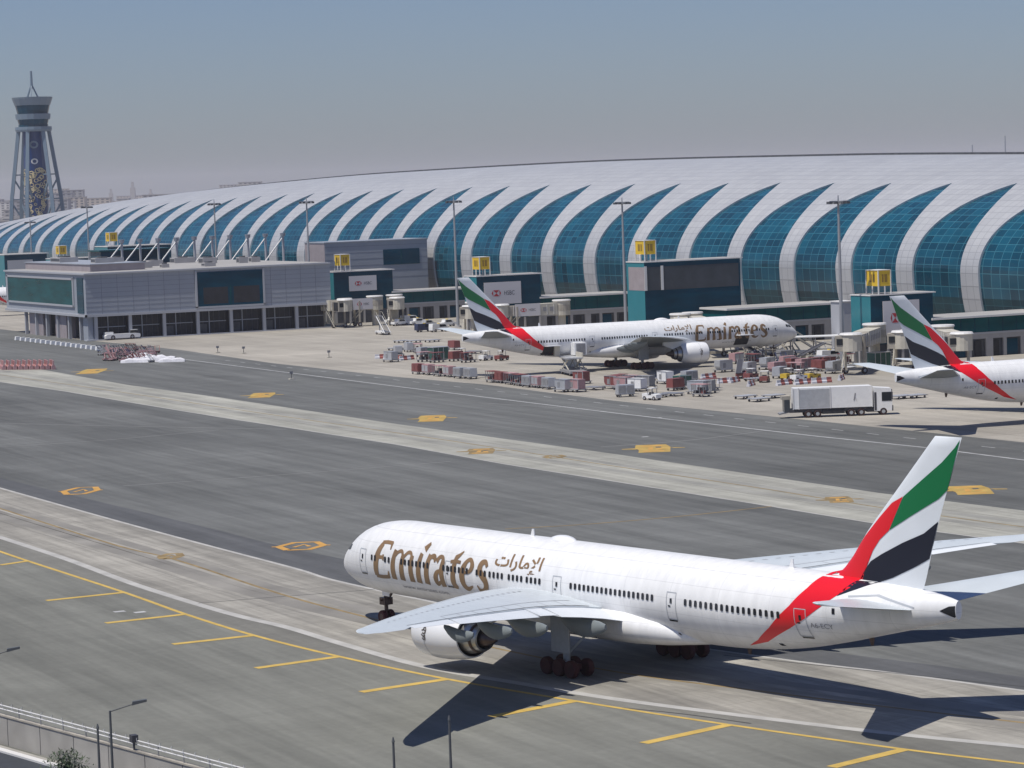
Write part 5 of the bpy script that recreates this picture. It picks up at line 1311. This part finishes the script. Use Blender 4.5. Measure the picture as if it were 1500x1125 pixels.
# ---------------------------------------------------------------- jet bridges
def jet_bridge(rot_xy, cab_xy, label, z=4.3, bannered=False):
    rx, ry = rot_xy; cx, cy = cab_xy; t = thing('jet_bridge', label, 'jet bridge', (rx, ry, 0))
    d = Vector((cx - rx, cy - ry, 0)); L = d.length; d.normalize(); n = Vector((-d.y, d.x, 0))
    b = MB(); b.cyl((0, 0, 0), (0, 0, z - .2), .9, .9, 'cream', 14); b.cyl((0, 0, z - .2), (0, 0, z + 3.2), 2.1, 2.1, 'cream', 20); b.cyl((0, 0, z + 3.2), (0, 0, z + 3.5), 2.3, 2.2, 'roofwhite', 20); b.cyl((0, 0, z + .9), (0, 0, z + 2.3), 2.13, 2.13, 'cream_d', 20, False); b.build('rotunda', t)
    for a0, a1, w, h, m in ((1.8, L * .58, 2.9, 2.8, 'cream'), (L * .54, L - 1.5, 2.5, 2.4, 'cream_d')):
        b = MB(); p0, p1 = d * a0, d * a1; b.beam((p0.x, p0.y, z + 1.4), (p1.x, p1.y, z + 1.4), w, m, h)
        k = a0 + 1
        while k < a1:
            q = d * k
            for s in (1, -1):
                e = q + n * (s * (w / 2 + .02)); b.beam((e.x, e.y, z + .2), (e.x, e.y, z + 2.6), .12, 'roofwhite')
                f2 = e + d * 1.1
                if k + 1.4 < a1: b.beam((e.x, e.y, z + 1.5), (f2.x, f2.y, z + 1.5), .03, 'grey_eq', 1.0)
            k += 1.8
        b.build('tunnel', t)
    c = d * L; b = MB(); b.cyl((c.x, c.y, z), (c.x, c.y, z + 2.9), 1.9, 1.9, 'cream', 16); b.cyl((c.x, c.y, z + 2.9), (c.x, c.y, z + 3.2), 2.1, 1.9, 'roofwhite', 16)
    e = c - n * 2.6; b.beam((c.x, c.y, z + 1.4), (e.x, e.y, z + 1.4), 2.8, 'cream_d', 2.7); cab = b.build('cab', t)
    g = MB(); e1, e2 = c - n * 2.55, c - n * 2.72; g.beam((e1.x, e1.y, z + 1.35), (e2.x, e2.y, z + 1.35), 2.2, 'shade', 2.2); f1 = c - n * 1.2 + d * 1.45; f2 = c - n * 2.3 + d * 1.45; g.beam((f1.x, f1.y, z + 1.7), (f2.x, f2.y, z + 1.7), .1, 'glassdark', 1.1); g.build('cab_glass', cab)
    m = d * (L - 3.4)
    for s in (1, -1):
        e = m + n * (s * 1.7); l = MB(); l.beam((e.x, e.y, .9), (e.x, e.y, z + 2.4), .4, 'cream_d'); l.build('lift_column', t); w = MB(); wheel_y(w, e.x, e.y, .6, .6, .4); w.build('wheel', t, smooth=True)
    l = MB(); a, b2 = m + n * 1.7, m - n * 1.7; l.beam((a.x, a.y, .9), (b2.x, b2.y, .9), .5, 'cream_d'); l.build('axle_beam', t)
    s = MB(); e = m - n * 2.2
    for k in range(9):
        q = e - d * (k * .45 - 1.2); s.beam((q.x - n.x * .4, q.y - n.y * .4, .4 + k * .45), (q.x + n.x * .4, q.y + n.y * .4, .4 + k * .45), .3, 'grey_eq', .06)
    q0, q1 = e + d * 1.4, e - d * 2.6; s.beam((q0.x, q0.y, .3), (q1.x, q1.y, 4.2), .08, 'cream', .2); s.beam((q0.x, q0.y, 1.3), (q1.x, q1.y, 5.2), .05, 'cream'); s.build('service_stair', t)
    if bannered:
        b = MB(); p0, p1 = d * 2.5, d * (L * .55); o = -n * 1.5 if (-n).y < 0 else n * 1.5
        b.beam((p0.x + o.x, p0.y + o.y, z + 1.3), (p1.x + o.x, p1.y + o.y, z + 1.3), .06, 'banner', 2.5); b.build('side_panel', t)
    return t
# (rotunda position, cab position)
for r, c, lab in (((279.5, 710), (281, 697), 'jet bridge nearest to the end of the grey pier block'), ((291.5, 702), (283, 702), 'short bannered jet bridge between two others at the dark teal gate'), ((297.5, 703), (294, 693), 'jet bridge at the dark teal gate farthest from the pier block'),
               ((289.5, 635), (283.5, 624), 'jet bridge mostly hidden by the fin of the parked airliner'), ((306, 621), (290, 621), 'jet bridge with a banner rising behind the parked airliner rear fuselage'),
               ((289, 456), (272, 437), 'cream jet bridge standing right beside the tall light mast'), ((293, 449), (281.5, 435), 'cream jet bridge with dark cab just before the fin of the cropped airliner'), ((292.5, 439), (284.5, 421), 'cream jet bridge showing above the rear of the cropped airliner'),
               ((288, 529), (274.5, 503), 'jet bridge reaching to the far side of the parked airliner nose'), ((292, 531), (281, 501), 'second jet bridge over the far side of the parked airliner')):
    jet_bridge(r, c, lab)
banner(284.6, 290.2, 700.3, 4.4, 7.3, 'small white banner on the side of the short jet bridge')
banner(293.0, 299.5, 619.3, 4.4, 7.3, 'small white banner on the jet bridge behind the airliner fin')
t = thing('equipment_shelter', 'flat white shelter roof on thin posts between the airliner nose and the tall light mast', 'shelter', tuple(G(1160, 522)), -YAW)
b = MB(); b.box(0, 9.5, 0, 4, 3.6, 3.8, 'white_eq'); b.build('canopy', t)
for x in (.2, 4.7, 9.3):
    for y in (.2, 3.8): b = MB(); b.box(x - .1, x + .1, y - .1, y + .1, 0, 3.6, 'grey_eq'); b.build('post', t)
random.seed(31)
for i in range(34):
    u = random.uniform(1072, 1232); v = random.uniform(515, 534); k = random.choice(['grey_eq', 'navy_eq', 'cream_d', 'brown', 'silver_eq'])
    if (u > 1205 and v > 528) or not free(u, v, 2.4): continue
    nm = {'grey_eq': 'grey', 'navy_eq': 'dark blue', 'cream_d': 'cream', 'brown': 'brown', 'silver_eq': 'silver'}[k]
    put(mk_frame(k), 'fr' + k, u, v, random.uniform(0, 3), nm + ' equipment trolley crowded near the parked airliner nose', nm + ' trolleys crowded near the parked airliner nose').scale = (1.25, 1.25, 1.3)
for u, v, k, r, lab in ((1085, 516, 'navy_eq', 1.2, 'dark belt loader touching the open forward hold'), (1142, 519, 'silver_eq', .3, 'silver belt loader before the parked airliner nose'), (1207, 517, 'cream', 2.8, 'cream belt loader at the shelter')):
    put(mk_beltloader(k), 'belt' + k, u, v, r, lab)

# ---------------------------------------------------------------- perimeter wall, road and lamps near the camera
W0, W1 = G(-120, 1055), G(260, 1163)
wd = (W1 - W0); WL = wd.length; wa = math.atan2(wd.y, wd.x)
wall = thing('perimeter_wall', 'low concrete perimeter wall topped by a pale rail and wire', 'wall', (W0.x, W0.y, 0), wa)
M['wallc'] = mat('wall_concrete', (.33, .315, .29), .85, noise=.18, nscale=.5)
M['road'] = pavement('service_road_asphalt', (.05, .055, .065), streak=.1, patch=.1)
n = int((WL + 60) / 4.5)
for k in range(n):
    b = MB(); x = k * 4.5; b.box(x + .02, x + 4.44, 0, .22, 0, 1.9, 'wallc'); b.build('wall_panel', wall)
b = MB(); b.box(0, n * 4.5, -.06, .28, 1.9, 2.0, 'cream_d')
b.build('coping', wall)
b = MB()
for z in (2.35, 2.6): b.cyl((0, .1, z), (n * 4.5, .1, z), .045, .045, 'roofwhite', 6)
b.build('top_rail', wall)
for k in range(int(n * 1.5)):
    b = MB(); b.cyl((k * 3.0, .1, 2.0), (k * 3.0, .1, 2.65), .04, .04, 'grey_eq', 6); b.build('rail_post', wall)
b = MB()   # coiled wire along the rail
pts = [(k * .12, .1 + .22 * math.cos(k * .55), 2.6 + .2 * math.sin(k * .55)) for k in range(int(n * 4.5 / .12))]
for a, c in zip(pts[:-1], pts[1:]): b.beam(a, c, .018, 'silver_eq')
b.build('coiled_wire', wall)
du = wd.normalized(); nn = Vector((du.y, -du.x, 0)); 
if nn.x > 0: nn = -nn
def rd(a, o, z): q = W0 + du * a + nn * o; return (q.x, q.y, z)
mb = MB(); mb.poly([rd(-60, 1.5, .03), rd(WL + 120, 1.5, .03), rd(WL + 120, 16, .03), rd(-60, 16, .03)], 'road'); up(struct(mb, 'service_road', recalc=False))
mb = MB(); mb.rings([[rd(-60, 1.0, 0), rd(-60, 1.0, .16), rd(-60, 1.5, .16), rd(-60, 1.5, 0)], [rd(WL + 120, 1.0, 0), rd(WL + 120, 1.0, .16), rd(WL + 120, 1.5, .16), rd(WL + 120, 1.5, 0)]], 'roofwhite'); struct(mb, 'kerb')
mb = MB(); mb.poly([rd(-60, .3, .02), rd(WL + 120, .3, .02), rd(WL + 120, 1.0, .02), rd(-60, 1.0, .02)], 'wallc'); up(struct(mb, 'verge', recalc=False))
M['lampdark'] = mat('dark_lamp_paint', (.09, .095, .10), .5)
def mk_lamp(h, arm=True):
    def f():
        t = thing('street_lamp', '', 'street lamp'); b = MB(); b.cyl((0, 0, 0), (0, 0, h), .10, .06, 'lampdark', 8); b.cyl((0, 0, 0), (0, 0, .6), .16, .16, 'lampdark', 8); b.build('pole', t)
        if arm:
            b = MB(); b.cyl((0, 0, h - .05), (1.3, 0, h + .3), .04, .035, 'lampdark', 6); ar_ = b.build('arm', t); b = MB(); b.prism([(1.15, h + .22), (1.95, h + .38), (1.95, h + .5), (1.2, h + .42)], -.14, .14, 'lampdark', 'y'); b.build('lamp_head', t)
        else:
            b = MB(); b.cyl((0, 0, h), (0, 0, h + .25), .09, .03, 'lampdark', 8); b.build('lamp_head', t)
        return t
    return f
def at_top(u, v, h): p = G(u, v, h); return (p.x, p.y, 0)
for u, v, h, arm, lab in ((161, 1041, 9.0, True, 'grey street lamp with one arm over the perimeter wall'), (-19, 962, 9.0, True, 'street lamp at the picture edge, only its head showing'), (143, 1067, 7.6, False, 'thin lamp pole beside the armed street lamp'), (576, 1087, 8.0, False, 'thin lamp pole at the tip of the wing shadow'), (658, 1055, 8.6, False, 'thin lamp pole reaching over the edge of the wing shadow')):
    o = mk_lamp(h, arm)(); o['label'] = lab; o.location = at_top(u, v, h); o.rotation_euler = (0, 0, -YAW + .15)
c = thing('security_camera', 'dark security camera on a short post on the perimeter wall', 'camera', tuple(W0 + du * 0)); p = G(200, 1098); 
b = MB(); b.cyl((0, 0, 0), (0, 0, .5), .06, .06, 'ink', 6); b.build('post', c); b = MB(); b.box(-.2, .2, -.28, .28, .5, .95, 'ink'); b.build('camera_body', c)
k = min(range(400), key=lambda i: abs((W0 + du * (i * .25)).x * 0 + ((lambda q: (q - Vector((0, 0, CAM_H))).dot(XA) / (q - Vector((0, 0, CAM_H))).dot(Fv))(W0 + du * (i * .25))) - (200 - 750) / F_PX)); q = W0 + du * (k * .25); c.location = (q.x, q.y, 2.0)
# bush by the road
random.seed(9); M['leaf'] = mat('leaf_green', (.05, .075, .035), .6, noise=.4, nscale=4); M['bark'] = mat('bark', (.12, .09, .07), .8)
p = G(98, 1128, 1.5); pl = thing('roadside_bush', 'dark green spiky bush on the verge behind the road', 'bush', (p.x, p.y, 0)); b = MB()
for k in range(9):
    a = random.uniform(0, 6.28); b.cyl((0, 0, 0), (.5 * math.cos(a), .5 * math.sin(a), 1.3), .05, .03, 'bark', 5)
b.build('stem', pl); b = MB()
for k in range(1300):
    a = random.uniform(0, 6.28); e = random.uniform(-.3, 1.4); r = random.uniform(.3, 1.7); c0 = Vector((r * math.cos(a) * math.cos(e), r * math.sin(a) * math.cos(e), 1.3 + r * .9 * math.sin(e)))
    d = Vector((random.uniform(-1, 1), random.uniform(-1, 1), random.uniform(-.3, 1))).normalized() * random.uniform(.12, .28); s = d.cross(Vector((0, 0, 1))).normalized() * .05
    b.poly([tuple(c0 - s), tuple(c0 + d), tuple(c0 + s), tuple(c0 - d * .4)], 'leaf')
b.build('foliage', pl, recalc=False)
# ---------------------------------------------------------------- light, sky, air
sunv = Vector((-.422, -.082, 1)).normalized()
el = math.asin(sunv.z); az = math.atan2(sunv.x, sunv.y)
w = bpy.data.worlds.new('World'); SC.world = w; w.use_nodes = True
nt = w.node_tree; bg = nt.nodes['Background']; sk = nt.nodes.new('ShaderNodeTexSky'); sk.sky_type = 'NISHITA'; sk.sun_disc = False
sk.sun_elevation = el; sk.sun_rotation = az; sk.altitude = 50; sk.air_density = 1.0; sk.dust_density = .6; sk.ozone_density = 1.5
tm = nt.nodes.new('ShaderNodeVectorMath'); tm.operation = 'MULTIPLY'; tm.inputs[1].default_value = (.755, .86, 1.19)
nt.links.new(sk.outputs[0], tm.inputs[0]); nt.links.new(tm.outputs[0], bg.inputs[0]); bg.inputs[1].default_value = .064
s = bpy.data.lights.new('sun', 'SUN'); s.energy = 4.4; s.angle = math.radians(.53); s.color = (1, .955, .87)
so = bpy.data.objects.new('sun', s); COL.objects.link(so); so.rotation_euler = sunv.to_track_quat('Z', 'Y').to_euler()
hz = MB(); hz.box(-8800, 8800, -2900, 12800, -1, 125, M['dark'])
M['haze'] = bpy.data.materials.new('haze_air'); M['haze'].use_nodes = True; n2 = M['haze'].node_tree
for n in list(n2.nodes):
    if n.type == 'BSDF_PRINCIPLED': n2.nodes.remove(n)
pv = n2.nodes.new('ShaderNodeVolumePrincipled'); pv.inputs['Color'].default_value = (.84, .83, .92, 1); pv.inputs['Density'].default_value = .000058; pv.inputs['Anisotropy'].default_value = .2
n2.links.new(pv.outputs[0], [n for n in n2.nodes if n.type == 'OUTPUT_MATERIAL'][0].inputs['Volume'])
hz.mats = [M['haze']]
tag(hz.build('haze'), kind='stuff')
SC.view_settings.view_transform = 'Standard'; SC.view_settings.look = 'None'; SC.view_settings.gamma = 1; SC.view_settings.exposure = 0
SC.cycles.max_bounces = 6; SC.cycles.volume_bounces = 1
